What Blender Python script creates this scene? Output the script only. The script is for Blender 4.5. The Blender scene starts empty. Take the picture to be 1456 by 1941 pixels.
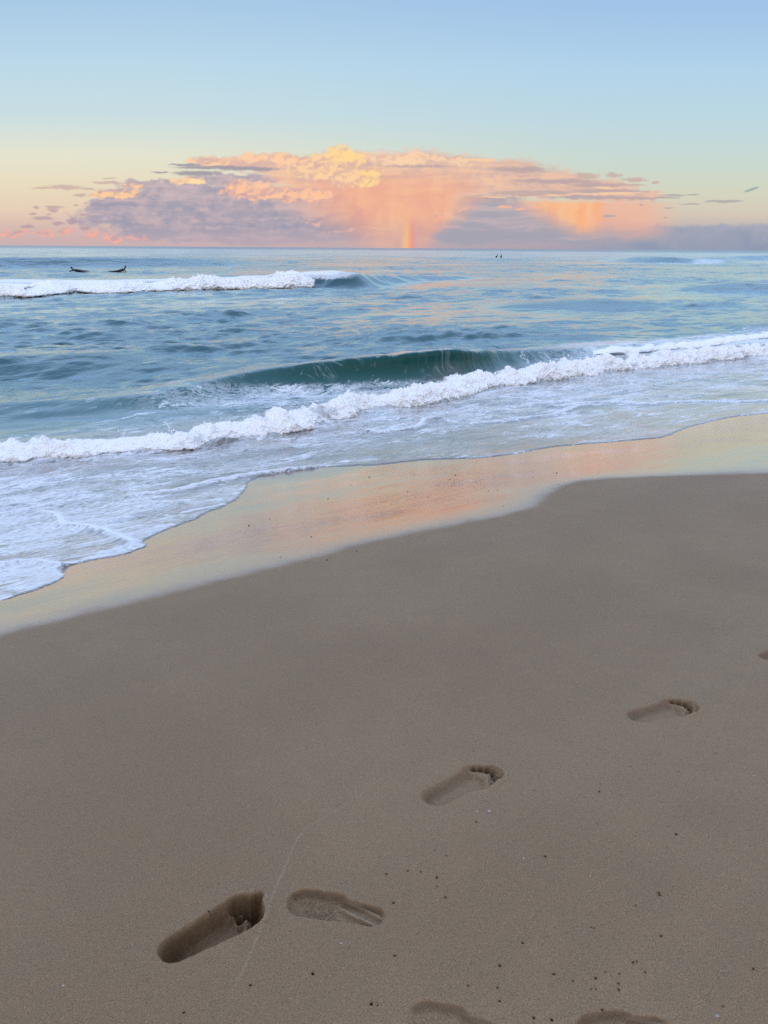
# Beach at dusk: wet sand with footprints, shore break, surfers and a sunlit shower cloud over the sea.
# World frame: metres, Z = 0 is the still sea level, +Y looks out to sea, camera above the sand at the origin.
import bpy, math
import numpy as np

rng = np.random.default_rng(7)
scene = bpy.context.scene
COL = scene.collection
PHI = math.radians(36.0)
TX, TY = math.cos(PHI), math.sin(PHI)        # along the shore
NX, NY = -math.sin(PHI), math.cos(PHI)       # out to sea
R = math.radians

def lin(c):
    return tuple(((v / 255.0) / 12.92 if v / 255.0 <= 0.04045 else ((v / 255.0 + 0.055) / 1.055) ** 2.4) for v in c)

# ------------------------------------------------------------------ numpy noise
_PERM = np.random.default_rng(11).permutation(4096).astype(np.int32); _PERM = np.concatenate([_PERM, _PERM])
_G3 = np.array([(1,1,0),(-1,1,0),(1,-1,0),(-1,-1,0),(1,0,1),(-1,0,1),(1,0,-1),(-1,0,-1),(0,1,1),(0,-1,1),(0,1,-1),(0,-1,-1),(1,1,0),(-1,1,0),(0,-1,1),(0,-1,-1)], np.float32)
_G2 = np.stack([np.cos(np.arange(16) * math.pi / 8), np.sin(np.arange(16) * math.pi / 8)], 1).astype(np.float32)
def perlin(x, y, z=None, seed=0):
    x = np.asarray(x, float); y = np.asarray(y, float)
    fx, fy = np.floor(x), np.floor(y); rx, ry = (x - fx).astype(np.float32), (y - fy).astype(np.float32)
    ix, iy = fx.astype(np.int32) + seed * 131, fy.astype(np.int32)
    u, v = [q * q * q * (q * (q * 6 - 15) + 10) for q in (rx, ry)]
    hx = [_PERM[(ix + d) & 4095] for d in (0, 1)]
    if z is None:
        out = 0
        for dx in (0, 1):
            for dy in (0, 1):
                g = _PERM[(hx[dx] + iy + dy) & 4095] & 15
                d = _G2[g, 0] * (rx - dx) + _G2[g, 1] * (ry - dy)
                out = out + d * (u if dx else 1 - u) * (v if dy else 1 - v)
        return out * 1.1
    z = np.asarray(z, float); fz = np.floor(z); rz = (z - fz).astype(np.float32); iz = fz.astype(np.int32)
    w = rz * rz * rz * (rz * (rz * 6 - 15) + 10)
    out = 0
    for dx in (0, 1):
        for dy in (0, 1):
            hxy = _PERM[(hx[dx] + iy + dy) & 4095] + iz
            for dz in (0, 1):
                g = _PERM[(hxy + dz) & 4095] & 15
                d = _G3[g, 0] * (rx - dx) + _G3[g, 1] * (ry - dy) + _G3[g, 2] * (rz - dz)
                out = out + d * (u if dx else 1 - u) * (v if dy else 1 - v) * (w if dz else 1 - w)
    return out
def fbm(x, y, z=None, oct=4, seed=0, gain=0.5):
    s, a, f = 0, 1.0, 1.0
    for o in range(oct):
        s = s + a * perlin(x * f, y * f, None if z is None else z * f, seed + o * 17)
        a *= gain; f *= 2.03
    return s
def sstep(a, b, x):
    t = np.clip((x - a) / (b - a), 0, 1)
    return t * t * (3 - 2 * t)

# ------------------------------------------------------------------ curves
def catmull(pts, per=8):
    p = np.array(pts, float); out = []
    q = np.vstack([2 * p[0] - p[1], p, 2 * p[-1] - p[-2]])
    for i in range(1, len(q) - 2):
        t = np.linspace(0, 1, per, endpoint=False)[:, None]
        a, b, c, d = q[i - 1], q[i], q[i + 1], q[i + 2]
        out.append(0.5 * ((2 * b) + (-a + c) * t + (2 * a - 5 * b + 4 * c - d) * t ** 2 + (-a + 3 * b - 3 * c + d) * t ** 3))
    out.append(p[-1:])
    return np.vstack(out)
def near(x, y, line):
    """distance to a polyline, signed side (+ = left of travel), interpolated extra columns, arc length"""
    best = np.full(x.shape, 1e9); sign = np.ones(x.shape); ext = np.zeros(x.shape); arc = np.zeros(x.shape)
    L = 0.0
    for i in range(len(line) - 1):
        ax, ay = line[i, 0], line[i, 1]; bx, by = line[i + 1, 0] - ax, line[i + 1, 1] - ay
        ll = bx * bx + by * by
        if ll < 1e-12: continue
        t = np.clip(((x - ax) * bx + (y - ay) * by) / ll, 0, 1)
        dx, dy = x - ax - t * bx, y - ay - t * by
        d = dx * dx + dy * dy
        m = d < best
        best = np.where(m, d, best)
        sign = np.where(m, np.sign(bx * dy - by * dx), sign)
        if line.shape[1] > 2: ext = np.where(m, line[i, 2] + t * (line[i + 1, 2] - line[i, 2]), ext)
        arc = np.where(m, L + t * math.sqrt(ll), arc)
        L += math.sqrt(ll)
    return np.sqrt(best), sign, ext, arc
def inside(x, y, poly):
    c = np.zeros(x.shape, bool)
    n = len(poly)
    for i in range(n):
        x1, y1 = poly[i][:2]; x2, y2 = poly[(i + 1) % n][:2]
        if y1 == y2: continue
        m = (y1 > y) != (y2 > y)
        c ^= m & (x < (x2 - x1) * (y - y1) / (y2 - y1) + x1)
    return c
def extend(pts, a, b):
    p = [tuple(q) for q in pts]
    def run(o, q, sgn, dist):
        d = np.array([o[0] - q[0], o[1] - q[1]]); d /= np.linalg.norm(d)
        out, c, st = [], np.array(o, float), 0.4
        while st < dist:
            k = min(st / 4.0, 1.0)
            e = d * (1 - k) + sgn * np.array([TX, TY]) * k
            c = c + e / np.linalg.norm(e) * st; out.append(tuple(c)); st *= 1.5
        return out
    return run(p[0], p[1], -1, a)[::-1] + p + run(p[-1], p[-2], 1, b)
def seaward(x, y, pts):
    """signed distance to a shore-parallel line, positive on the sea side"""
    p = catmull(pts, 6)
    d = near(x, y, p)[0]
    poly = [tuple(q) for q in p] + [(p[-1][0] + 400 * NX, p[-1][1] + 400 * NY), (p[0][0] + 400 * NX, p[0][1] + 400 * NY)]
    return np.where(inside(x, y, poly), d, -d)

# ------------------------------------------------------------------ mesh building
def new_mesh(name, V, F, mats, normals=None, attrs=None, smooth=True, parent=None, face_mat=None):
    me = bpy.data.meshes.new(name)
    V = np.asarray(V, np.float32); F = np.asarray(F, np.int32)
    k = F.shape[1]
    me.vertices.add(len(V)); me.vertices.foreach_set('co', V.ravel())
    me.loops.add(F.size); me.loops.foreach_set('vertex_index', F.ravel())
    me.polygons.add(len(F)); me.polygons.foreach_set('loop_start', np.arange(0, F.size, k, dtype=np.int32))
    me.update(calc_edges=True)
    for m in mats: me.materials.append(m)
    if face_mat is not None: me.polygons.foreach_set('material_index', np.asarray(face_mat, np.int32))
    me.polygons.foreach_set('use_smooth', np.full(len(F), smooth))
    for an, av in (attrs or {}).items():
        av = np.asarray(av, np.float32)
        if av.ndim == 1:
            at = me.attributes.new(an, 'FLOAT', 'POINT'); at.data.foreach_set('value', av)
        else:
            at = me.attributes.new(an, 'FLOAT_COLOR', 'POINT')
            at.data.foreach_set('color', np.hstack([av, np.ones((len(av), 1), np.float32)]).astype(np.float32).ravel())
    if normals is not None:
        me.normals_split_custom_set_from_vertices(np.asarray(normals, np.float32).tolist())
    me.validate()
    o = bpy.data.objects.new(name, me); COL.objects.link(o)
    if parent: o.parent = parent
    return o
def vnormals(V, F):
    n = np.cross(V[F[:, 2]] - V[F[:, 0]], V[F[:, 3]] - V[F[:, 1]])
    out = np.zeros_like(V)
    for k in range(4):
        for c in range(3):
            out[:, c] += np.bincount(F[:, k], n[:, c], len(V))
    out /= np.maximum(np.linalg.norm(out, axis=1, keepdims=True), 1e-12)
    return out
def pick(V, F, N, A, sel):
    f = F[sel]; u, inv = np.unique(f, return_inverse=True)
    return V[u], inv.reshape(f.shape), N[u], {k: v[u] for k, v in A.items()}
def recentre(o):
    """put the origin of a one-mesh thing at its own base"""
    me = o.data; n = len(me.vertices); co = np.empty(n * 3, np.float32); me.vertices.foreach_get('co', co)
    co = co.reshape(-1, 3); c = (co.min(0) + co.max(0)) / 2; c[2] = co[:, 2].min()
    me.vertices.foreach_set('co', (co - c).ravel()); o.location = c.tolist(); me.update()
def tag(o, label=None, cat=None, group=None, kind=None):
    if label: o['label'] = label
    if cat: o['category'] = cat
    if group: o['group'] = group
    if kind: o['kind'] = kind
    return o
def empty(name, loc, rz=0):
    o = bpy.data.objects.new(name, None); COL.objects.link(o)
    o.location = loc; o.rotation_euler = (0, 0, rz); o.empty_display_size = 0.2
    return o

# ------------------------------------------------------------------ node helper
class V:
    """a node socket (or constant) with arithmetic"""
    nt = None
    def __init__(s, x): s.x = x
    @staticmethod
    def m(op, *a, clamp=False):
        n = V.nt.nodes.new('ShaderNodeMath'); n.operation = op; n.use_clamp = clamp
        for i, v in enumerate(a): V.put(n.inputs[i], v)
        return V(n.outputs[0])
    @staticmethod
    def vm(op, *a, out=0):
        n = V.nt.nodes.new('ShaderNodeVectorMath'); n.operation = op
        for i, v in enumerate(a): V.put(n.inputs[i], v)
        return V(n.outputs['Value'] if op in ('LENGTH', 'DOT_PRODUCT', 'DISTANCE') else n.outputs['Vector'])
    @staticmethod
    def put(sock, v):
        if isinstance(v, V): v = v.x
        if isinstance(v, bpy.types.NodeSocket): V.nt.links.new(v, sock)
        else:
            if sock.type == 'RGBA' and len(v) == 3: v = (*v, 1)
            sock.default_value = v
    def __add__(s, o): return V.m('ADD', s, o)
    __radd__ = __add__
    def __sub__(s, o): return V.m('SUBTRACT', s, o)
    def __rsub__(s, o): return V.m('SUBTRACT', o, s)
    def __mul__(s, o): return V.m('MULTIPLY', s, o)
    __rmul__ = __mul__
    def __truediv__(s, o): return V.m('DIVIDE', s, o)
    def max(s, o): return V.m('MAXIMUM', s, o)
    def min(s, o): return V.m('MINIMUM', s, o)
    def clamp(s): return V.m('ADD', s, 0.0, clamp=True)
    def pow(s, o): return V.m('POWER', s.max(0.0), o)
    def abs(s): return V.m('ABSOLUTE', s)
    def exp(s): return V.m('EXPONENT', s)
    def ss(s, a, b, lo=0.0, hi=1.0):
        n = V.nt.nodes.new('ShaderNodeMapRange'); n.interpolation_type = 'SMOOTHSTEP'
        if a > b: a, b, lo, hi = b, a, hi, lo
        V.put(n.inputs['Value'], s); n.inputs['From Min'].default_value = a; n.inputs['From Max'].default_value = b
        n.inputs['To Min'].default_value = lo; n.inputs['To Max'].default_value = hi
        return V(n.outputs['Result'])
def vxyz(x, y, z=0.0):
    n = V.nt.nodes.new('ShaderNodeCombineXYZ')
    for i, v in enumerate((x, y, z)): V.put(n.inputs[i], v)
    return V(n.outputs[0])
def sep(v):
    n = V.nt.nodes.new('ShaderNodeSeparateXYZ'); V.put(n.inputs[0], v)
    return [V(o) for o in n.outputs]
def noise(vec, scale=1.0, detail=3.0, rough=0.5, dist=0.0, color=False, dims='2D'):
    n = V.nt.nodes.new('ShaderNodeTexNoise'); n.noise_dimensions = dims
    V.put(n.inputs['Vector'], vec); n.inputs['Scale'].default_value = scale; n.inputs['Detail'].default_value = detail
    n.inputs['Roughness'].default_value = rough; n.inputs['Distortion'].default_value = dist
    return V(n.outputs['Color'] if color else n.outputs[0])
def voronoi(vec, scale=1.0, feature='F1', detail=0.0, rough=0.5, smooth=None, dims='2D'):
    n = V.nt.nodes.new('ShaderNodeTexVoronoi'); n.feature = feature; n.voronoi_dimensions = dims
    V.put(n.inputs['Vector'], vec); n.inputs['Scale'].default_value = scale
    if 'Detail' in n.inputs: n.inputs['Detail'].default_value = detail; n.inputs['Roughness'].default_value = rough
    if smooth is not None and 'Smoothness' in n.inputs: n.inputs['Smoothness'].default_value = smooth
    return V(n.outputs['Distance'])
def mix(f, a, b):
    n = V.nt.nodes.new('ShaderNodeMix'); n.data_type = 'RGBA'
    V.put(n.inputs[0], f); V.put(n.inputs[6], a); V.put(n.inputs[7], b)
    return V(n.outputs[2])
def rgb(c): return lin(c)
def ramp(v, stops):
    n = V.nt.nodes.new('ShaderNodeValToRGB'); V.put(n.inputs[0], v)
    e = n.color_ramp.elements
    while len(e) < len(stops): e.new(0.5)
    for k, (p, c) in enumerate(stops): e[k].position = p; e[k].color = (*lin(c), 1)
    return V(n.outputs[0])
def attr(name, color=False):
    n = V.nt.nodes.new('ShaderNodeAttribute'); n.attribute_name = name
    return V(n.outputs['Color'] if color else n.outputs['Fac'])
def bump(h, strength, distance, normal=None):
    n = V.nt.nodes.new('ShaderNodeBump'); V.put(n.inputs['Height'], h)
    V.put(n.inputs['Strength'], strength); n.inputs['Distance'].default_value = distance
    if normal is not None: V.put(n.inputs['Normal'], normal)
    return V(n.outputs[0])
def mat(name):
    m = bpy.data.materials.new(name); m.use_nodes = True
    V.nt = m.node_tree; V.nt.nodes.clear()
    return m
def out_surface(sh):
    n = V.nt.nodes.new('ShaderNodeOutputMaterial'); V.nt.links.new(sh.x, n.inputs['Surface'])
def principled(**kw):
    n = V.nt.nodes.new('ShaderNodeBsdfPrincipled')
    for k, v in kw.items():
        V.put(n.inputs[k.replace('_', ' ')], v)
    return V(n.outputs[0])
def glossy(color, rough, normal=None):
    n = V.nt.nodes.new('ShaderNodeBsdfAnisotropic'); V.put(n.inputs['Color'], color); V.put(n.inputs['Roughness'], rough)
    if normal is not None: V.put(n.inputs['Normal'], normal)
    return V(n.outputs[0])
def diffuse(color, normal=None):
    n = V.nt.nodes.new('ShaderNodeBsdfDiffuse'); V.put(n.inputs['Color'], color)
    if normal is not None: V.put(n.inputs['Normal'], normal)
    return V(n.outputs[0])
def mixsh(f, a, b):
    n = V.nt.nodes.new('ShaderNodeMixShader'); V.put(n.inputs[0], f)
    V.nt.links.new(a.x, n.inputs[1]); V.nt.links.new(b.x, n.inputs[2])
    return V(n.outputs[0])
def position():
    return V(V.nt.nodes.new('ShaderNodeNewGeometry').outputs['Position'])
def shore_coords():
    p = position()
    return p, V.vm('DOT_PRODUCT', p, (TX, TY, 0)), V.vm('DOT_PRODUCT', p, (NX, NY, 0))

# ------------------------------------------------------------------ sky: one world, evaluated by direction
SUN_EL, SUN_AZ = R(1.2), R(186)              # the sun has all but set behind the beach
def build_world():
    w = bpy.data.worlds.new('World'); scene.world = w; w.use_nodes = True
    V.nt = w.node_tree; V.nt.nodes.clear()
    tc = V.nt.nodes.new('ShaderNodeTexCoord')
    d = V.vm('NORMALIZE', V(tc.outputs['Generated']))
    dx, dy, dz = sep(d)
    fy = dy.max(0.05)
    S = 1533.0
    X = dx / fy * S + 728.0                  # bearing across the seaward sky
    H = (dz / fy * S).max(-4.0)              # height above the horizon
    t = (H / 520.0).clamp()
    X, H = (X - 728.0) * (H * 0.00021 + 1.0) + 728.0, H * (H * 0.0006 + 1.0)    # cloud bank laid out on a slightly tilted plane
    P = vxyz(X, H)
    # clear sky
    left = ramp(t, [(0.0, (202,178,178)), (0.06, (218,190,178)), (0.12, (234,210,184)), (0.2, (233,220,191)), (0.3, (229,228,207)), (0.43, (201,222,226)), (0.58, (188,217,233)), (0.76, (170,203,231)), (1.0, (156,192,228))])
    right = ramp(t, [(0.0, (170,160,170)), (0.07, (196,184,180)), (0.12, (216,204,184)), (0.19, (213,214,192)), (0.3, (201,217,210)), (0.43, (189,216,226)), (0.58, (178,211,234)), (0.76, (162,196,231)), (1.0, (152,187,228))])
    base = mix(X.ss(150, 1250), left, right)
    # low mauve haze over the whole horizon
    hz = (H * (-1 / 34.0)).exp() * 0.75
    base = mix(hz, base, mix(X.ss(250, 1300), rgb((204,176,178)), rgb((168,162,178))))
    # shared noises
    wa = noise(V.vm('MULTIPLY', P, (1/120, 1/60, 0)), 1, 5, 0.55, color=True)
    wav = V.vm('SUBTRACT', wa, (0.5, 0.5, 0.5))
    wb = noise(V.vm('MULTIPLY', P, (1/28, 1/16, 0)), 1, 4, 0.52, color=True)
    wbv = V.vm('SUBTRACT', wb, (0.5, 0.5, 0.5))
    Pw = V.vm('ADD', V.vm('ADD', P, V.vm('MULTIPLY', wav, (60, 26, 0))), V.vm('MULTIPLY', wbv, (22, 13, 0)))       # flat layers
    Pc = V.vm('ADD', V.vm('ADD', P, V.vm('MULTIPLY', wav, (26, 16, 0))), V.vm('MULTIPLY', wbv, (15, 12, 0)))       # heaped tops
    Ps = V.vm('ADD', P, V.vm('MULTIPLY', wbv, (26, 7, 0)))                                                        # slivers
    streak = noise(V.vm('MULTIPLY', V.vm('ADD', P, V.vm('MULTIPLY', wav, (60, 20, 0))), (1/130, 1/11, 0)), 1, 6, 0.6)
    soft = noise(V.vm('MULTIPLY', P, (1/70, 1/40, 0)), 1, 6, 0.6, dist=0.6)
    fine = noise(V.vm('MULTIPLY', P, (1/14, 1/10, 0)), 1, 4, 0.55)
    def puff(off):
        q = V.vm('ADD', Pc, (off[0], off[1], 0))
        return 1.0 - voronoi(V.vm('MULTIPLY', q, (1/34, 1/27, 0)), 1, 'F1', 2.0, 0.6)
    pf, pf2 = puff((0, 0)), puff((4, -6))
    lit = ((pf - pf2) * 1.7 + 0.5).clamp()
    def blobs(lst, pos):
        r = None
        for (x, y, rx, ry) in lst:
            hh = 464 + 10 * x / 1456 - y
            q = V.vm('LENGTH', V.vm('MULTIPLY_ADD', pos, (1 / rx, 1 / ry, 0), (-x / rx, -hh / ry, 0)))
            v = 1.0 - q
            r = v if r is None else V.m('SMOOTH_MAX', r, v, 0.12)
        return r
    c = base
    # grey bank to the right of the horizon
    top = 46.0 + (soft - 0.5) * 22.0 + (fine - 0.5) * 10.0
    m = (top - H).ss(-3, 5) * X.ss(1010, 1260)
    c = mix(m * 0.92, c, mix((soft * 1.4 - 0.2 + (H - 20) * 0.012).clamp(), rgb((140,152,176)), rgb((166,170,186))))
    # blue grey layer under the canopy
    b = blobs([(930,400,90,34), (1010,425,170,40), (870,440,130,24), (1130,440,150,26)], Pw)
    c = mix(((b + (soft - 0.5) * 0.5 + (fine - 0.5) * 0.2).ss(-0.05, 0.35)) * 0.9, c, mix((streak + (H - 60) * 0.003 - 0.05).ss(0.35, 0.65), rgb((164,163,177)), rgb((190,175,182))))
    # broad mauve grey bank on the left
    b = blobs([(205,398,62,20), (275,388,100,32), (380,385,180,42), (330,415,200,26), (520,400,190,46), (440,442,280,22), (600,420,160,36), (310,350,100,14), (430,340,110,14), (720,440,120,20)], Pw)
    g = mix((streak * 0.65 + soft * 0.75 + (H - 60) * 0.0022 + (lit - 0.5) * 0.12 + (fine - 0.5) * 0.1 - 0.34).ss(0.12, 0.75), rgb((156,155,174)), rgb((204,182,186)))
    g = mix((H.ss(46, 4)) * 0.65, g, rgb((194,174,182)))
    c = mix((b + (soft - 0.5) * 0.6 + (fine - 0.5) * 0.4).ss(-0.04, 0.26) * 0.96, c, g)
    # pale windows in that bank
    b = blobs([(275,422,36,8), (335,398,18,6), (380,398,22,5), (400,432,30,8), (365,420,22,6)], Ps)
    c = mix((b + (fine - 0.5) * 1.3 + (soft - 0.5) * 0.9 - 0.1).ss(0.0, 0.6) * 0.4, c, rgb((222,192,186)))
    # anvil canopy
    b = blobs([(420,306,70,11), (540,312,120,22), (640,330,160,44), (760,325,200,40), (880,330,190,38), (980,346,160,30), (1080,360,130,22), (1170,372,100,12)], Pw)
    k = (streak * 0.7 + soft * 0.5 + fine * 0.35 - 0.28).ss(0.2, 0.72)
    g = mix(k, rgb((204,174,170)), rgb((244,200,168)))
    g = mix(X.ss(900, 1150) * 0.5, g, mix(k, rgb((186,167,172)), rgb((228,186,170))))
    c = mix((b + (fine - 0.5) * 0.45 + (soft - 0.5) * 0.35).ss(-0.08, 0.3) * 0.97, c, g)
    # darker bars along the anvil
    b = blobs([(850,305,70,6), (790,315,80,5), (980,322,80,8), (1050,345,110,6), (1130,352,70,6), (1150,364,90,6), (1110,376,130,5), (1200,377,70,4), (1010,368,110,8), (930,378,80,8)], Ps)
    c = mix((b + (fine - 0.5) * 0.7 + (streak - 0.5) * 0.8).ss(0.05, 0.55) * 0.7, c, rgb((180,163,168)))
    b = blobs([(1140,357,26,3), (1130,370,90,2.5), (1170,367,60,2), (930,375,40,2), (905,303,45,4), (1050,372,30,2)], Ps)
    c = mix((b + (fine - 0.5) * 0.5).ss(0.0, 0.5) * 0.85, c, rgb((250,208,168)))
    # rain shaft of the main cell
    rain = noise(V.vm('MULTIPLY', V.vm('ADD', P, V.vm('MULTIPLY', wav, (70, 30, 0))), (1/30, 1/170, 0)), 1, 4, 0.55)
    xl = X + (soft - 0.5) * 60.0 + (fine - 0.5) * 14.0
    cxm = 745.0 + (120.0 - H) * 0.12
    wl = H.ss(-50, 112, 70, 285)
    wr = H.ss(-10, 100, 60, 195)
    m = ((xl - cxm) / wl + 1.0).ss(0.0, 0.8) * (1.0 - (xl - cxm) / wr).ss(0.0, 0.55) * H.ss(160, 104) * H.ss(-10, 70, 0.45, 1.0)
    g = mix((rain * 0.55 + soft * 0.55 - 0.05).ss(0.25, 0.8), rgb((234,168,148)), rgb((247,190,152)))
    c = mix(m * 0.95, c, g)
    # knots along the right edge of the shaft and low pink shreds
    b = blobs([(872,400,22,14), (850,408,40,9), (820,412,40,8), (600,425,40,6), (640,438,50,5), (700,434,30,8), (590,418,14,4)], Pc)
    c = mix((b + (pf - 0.5) * 0.8).ss(0.15, 0.7) * 0.5, c, mix(lit, rgb((216,170,164)), rgb((248,194,168))))
    # rainbow foot in the shower
    xr = X - 772.0 - (H * H) * 0.0006
    bow = ramp((xr / 46.0 + 0.5).clamp(), [(0.0, (240,184,152)), (0.28, (248,196,142)), (0.42, (255,196,122)), (0.54, (252,164,118)), (0.64, (238,148,142)), (0.78, (214,158,170)), (1.0, (190,168,178))])
    m = xr.abs().ss(22, 5) * H.ss(80, 0) * 0.72
    c = mix(m, c, bow)
    # second shower on the right
    xs = X + (soft - 0.5) * 40.0 + (fine - 0.5) * 10.0
    side = (xs + (H - 84) * 1.9).ss(925, 1040) * xs.ss(1290, 1205)
    m = side * (H + (fine - 0.5) * 8.0).ss(94, 82) * (H + (soft - 0.5) * 30.0).ss(8, 52)
    core = (xs + (H - 84) * 1.2).ss(950, 1040) * (xs - (H - 84) * 0.25).ss(1160, 1115)
    g = mix(core, rgb((240,182,158)), mix(rain.ss(0.3, 0.7), rgb((250,176,128)), rgb((251,194,148))))
    c = mix(m * (core * 0.15 + 0.8), c, g)
    b = blobs([(950,393,26,6), (985,398,30,6), (1010,394,30,8)], Pc)
    c = mix((b + (pf - 0.5) * 0.6).ss(0.1, 0.5) * 0.8, c, rgb((250,186,150)))
    # heaped sunlit tops
    def cumulus(lst, lo, hi, cut=0.12, amp=0.9, alpha=0.97, pos=None):
        nonlocal c
        b = blobs(lst, pos or Pc)
        mm = (b + (pf - 0.6) * amp * 0.5 + (fine - 0.5) * 0.35).ss(cut - 0.18, cut + 0.2)
        col = mix((lit * 0.8 + (fine - 0.5) * 0.7 + (soft - 0.5) * 0.8 + b * 0.4 - 0.02).ss(0.02, 1.0), rgb(lo), rgb(hi))
        c = mix(mm * alpha, c, col)
    cumulus([(480,303,50,17), (545,304,60,20), (590,312,60,16), (440,310,60,10), (400,312,50,8), (365,308,26,8)], (222,182,168), (253,208,168), alpha=0.93)
    cumulus([(780,303,70,18), (860,308,90,10), (720,305,60,14)], (226,190,172), (253,214,176), alpha=0.85)
    cumulus([(450,358,44,24), (490,364,66,24), (545,370,66,22), (590,376,50,18)], (216,172,168), (255,200,160), alpha=0.95)
    cumulus([(600,325,70,30), (660,330,66,36), (630,310,60,34), (600,300,30,14)], (220,182,168), (252,211,165))
    cumulus([(643,297,44,26), (664,302,34,20)], (234,192,166), (254,218,152))
    cumulus([(697,336,28,24), (690,345,34,14)], (232,188,158), (253,216,152))
    cumulus([(230,367,46,18), (190,369,34,13), (246,352,28,9)], (196,172,176), (255,208,158))
    cumulus([(350,343,56,11)], (240,198,164), (255,224,172))
    # flat grey leaves of cloud
    b = blobs([(375,329,58,6), (400,318,90,5), (470,321,70,5), (350,313,40,3), (300,327,22,2.5)], Ps)
    c = mix((b + (fine - 0.5) * 0.5).ss(-0.05, 0.55) * 0.9, c, rgb((160,154,166)))
    b = blobs([(118,356,44,6), (80,358,30,2.5), (165,360,26,2.5), (200,347,34,4), (205,339,18,2), (150,372,16,4), (100,394,22,4), (70,395,9,4), (98,400,14,6), (60,407,14,3), (80,415,26,5), (106,424,20,4), (135,420,14,8), (90,408,6,3), (157,433,16,6), (152,409,10,4), (175,411,14,3), (182,421,12,3), (142,391,6,3), (50,430,14,4)], Ps)
    c = mix((b + (fine - 0.5) * 0.7).ss(-0.05, 0.65) * 0.75, c, mix(H.ss(30, 115), rgb((176,156,168)), rgb((200,170,164))))
    b = blobs([(1105,334,34,8), (1155,333,24,7), (1195,342,30,6), (1238,347,12,4), (1190,352,40,3)], Ps)
    c = mix((b + (fine - 0.5) * 0.8).ss(0.0, 0.6) * 0.8, c, rgb((202,172,164)))
    b = blobs([(1272,371,34,3), (1312,371,18,2), (1258,376,30,2.5), (1300,388,26,2), (1370,383,44,4), (1262,396,12,1.6), (1214,389,6,2.5), (1252,413,7,1.8), (1150,411,20,3)], Ps)
    c = mix((b + (fine - 0.5) * 0.5).ss(0.05, 0.45) * 0.75, c, rgb((172,166,166)))
    x0 = (X - 1418.0); y0 = H - 113.0
    lf = V.vm('LENGTH', vxyz((x0 * 0.94 + y0 * 0.34) / 19.0, (y0 * 0.94 - x0 * 0.34) / 2.8))
    c = mix((1.0 - lf + (fine - 0.5) * 0.4).ss(0.0, 0.4) * 0.75, c, rgb((140,158,164)))
    # pink heaps low on the left
    b = blobs([(35,441,40,13), (85,442,34,12), (125,438,34,13), (165,446,50,15), (262,450,36,12), (10,445,30,12), (215,452,40,9)], Pc)
    c = mix((b + (pf - 0.6) * 0.7).ss(0.1, 0.5) * 0.85, c, mix(lit, rgb((200,166,172)), rgb((246,178,158))))
    # out-of-view sky: tinted dome brightened to light foam and sand, plus faint dusk sky
    sk = V.nt.nodes.new('ShaderNodeTexSky'); sk.sky_type = 'NISHITA'; sk.sun_disc = False
    sk.sun_elevation = SUN_EL; sk.sun_rotation = SUN_AZ; sk.dust_density = 1.5
    nish = V.vm('MULTIPLY', V(sk.outputs[0]), (0.10, 0.10, 0.10))
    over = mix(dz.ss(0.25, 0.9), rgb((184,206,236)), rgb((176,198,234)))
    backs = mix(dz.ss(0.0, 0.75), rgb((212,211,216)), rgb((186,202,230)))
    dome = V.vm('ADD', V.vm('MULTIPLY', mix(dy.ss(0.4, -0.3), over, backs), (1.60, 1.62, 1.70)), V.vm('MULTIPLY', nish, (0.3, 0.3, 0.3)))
    front = dy.ss(0.12, 0.4) * (dz / fy).ss(0.5, 0.27)
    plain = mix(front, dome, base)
    zone = H.ss(262, 236) * X.ss(-420, -260) * X.ss(1900, 1740) * dy.ss(0.2, 0.3)
    def background(col):
        bg = V.nt.nodes.new('ShaderNodeBackground'); V.put(bg.inputs['Color'], col); bg.inputs['Strength'].default_value = 1.0
        return V(bg.outputs[0])
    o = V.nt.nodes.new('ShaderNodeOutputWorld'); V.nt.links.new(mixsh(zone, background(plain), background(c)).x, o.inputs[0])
    w.cycles.sampling_method = 'MANUAL'; w.cycles.sample_map_resolution = 512
build_world()
sl = bpy.data.lights.new('sun', 'SUN'); sl.energy = 0.22; sl.angle = R(12); sl.color = (1.0, 0.72, 0.5)
so = bpy.data.objects.new('sun', sl); COL.objects.link(so)
so.rotation_euler = (R(90) - SUN_EL - R(5), 0, R(6))   # light travels out to sea, low over the beach

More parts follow.
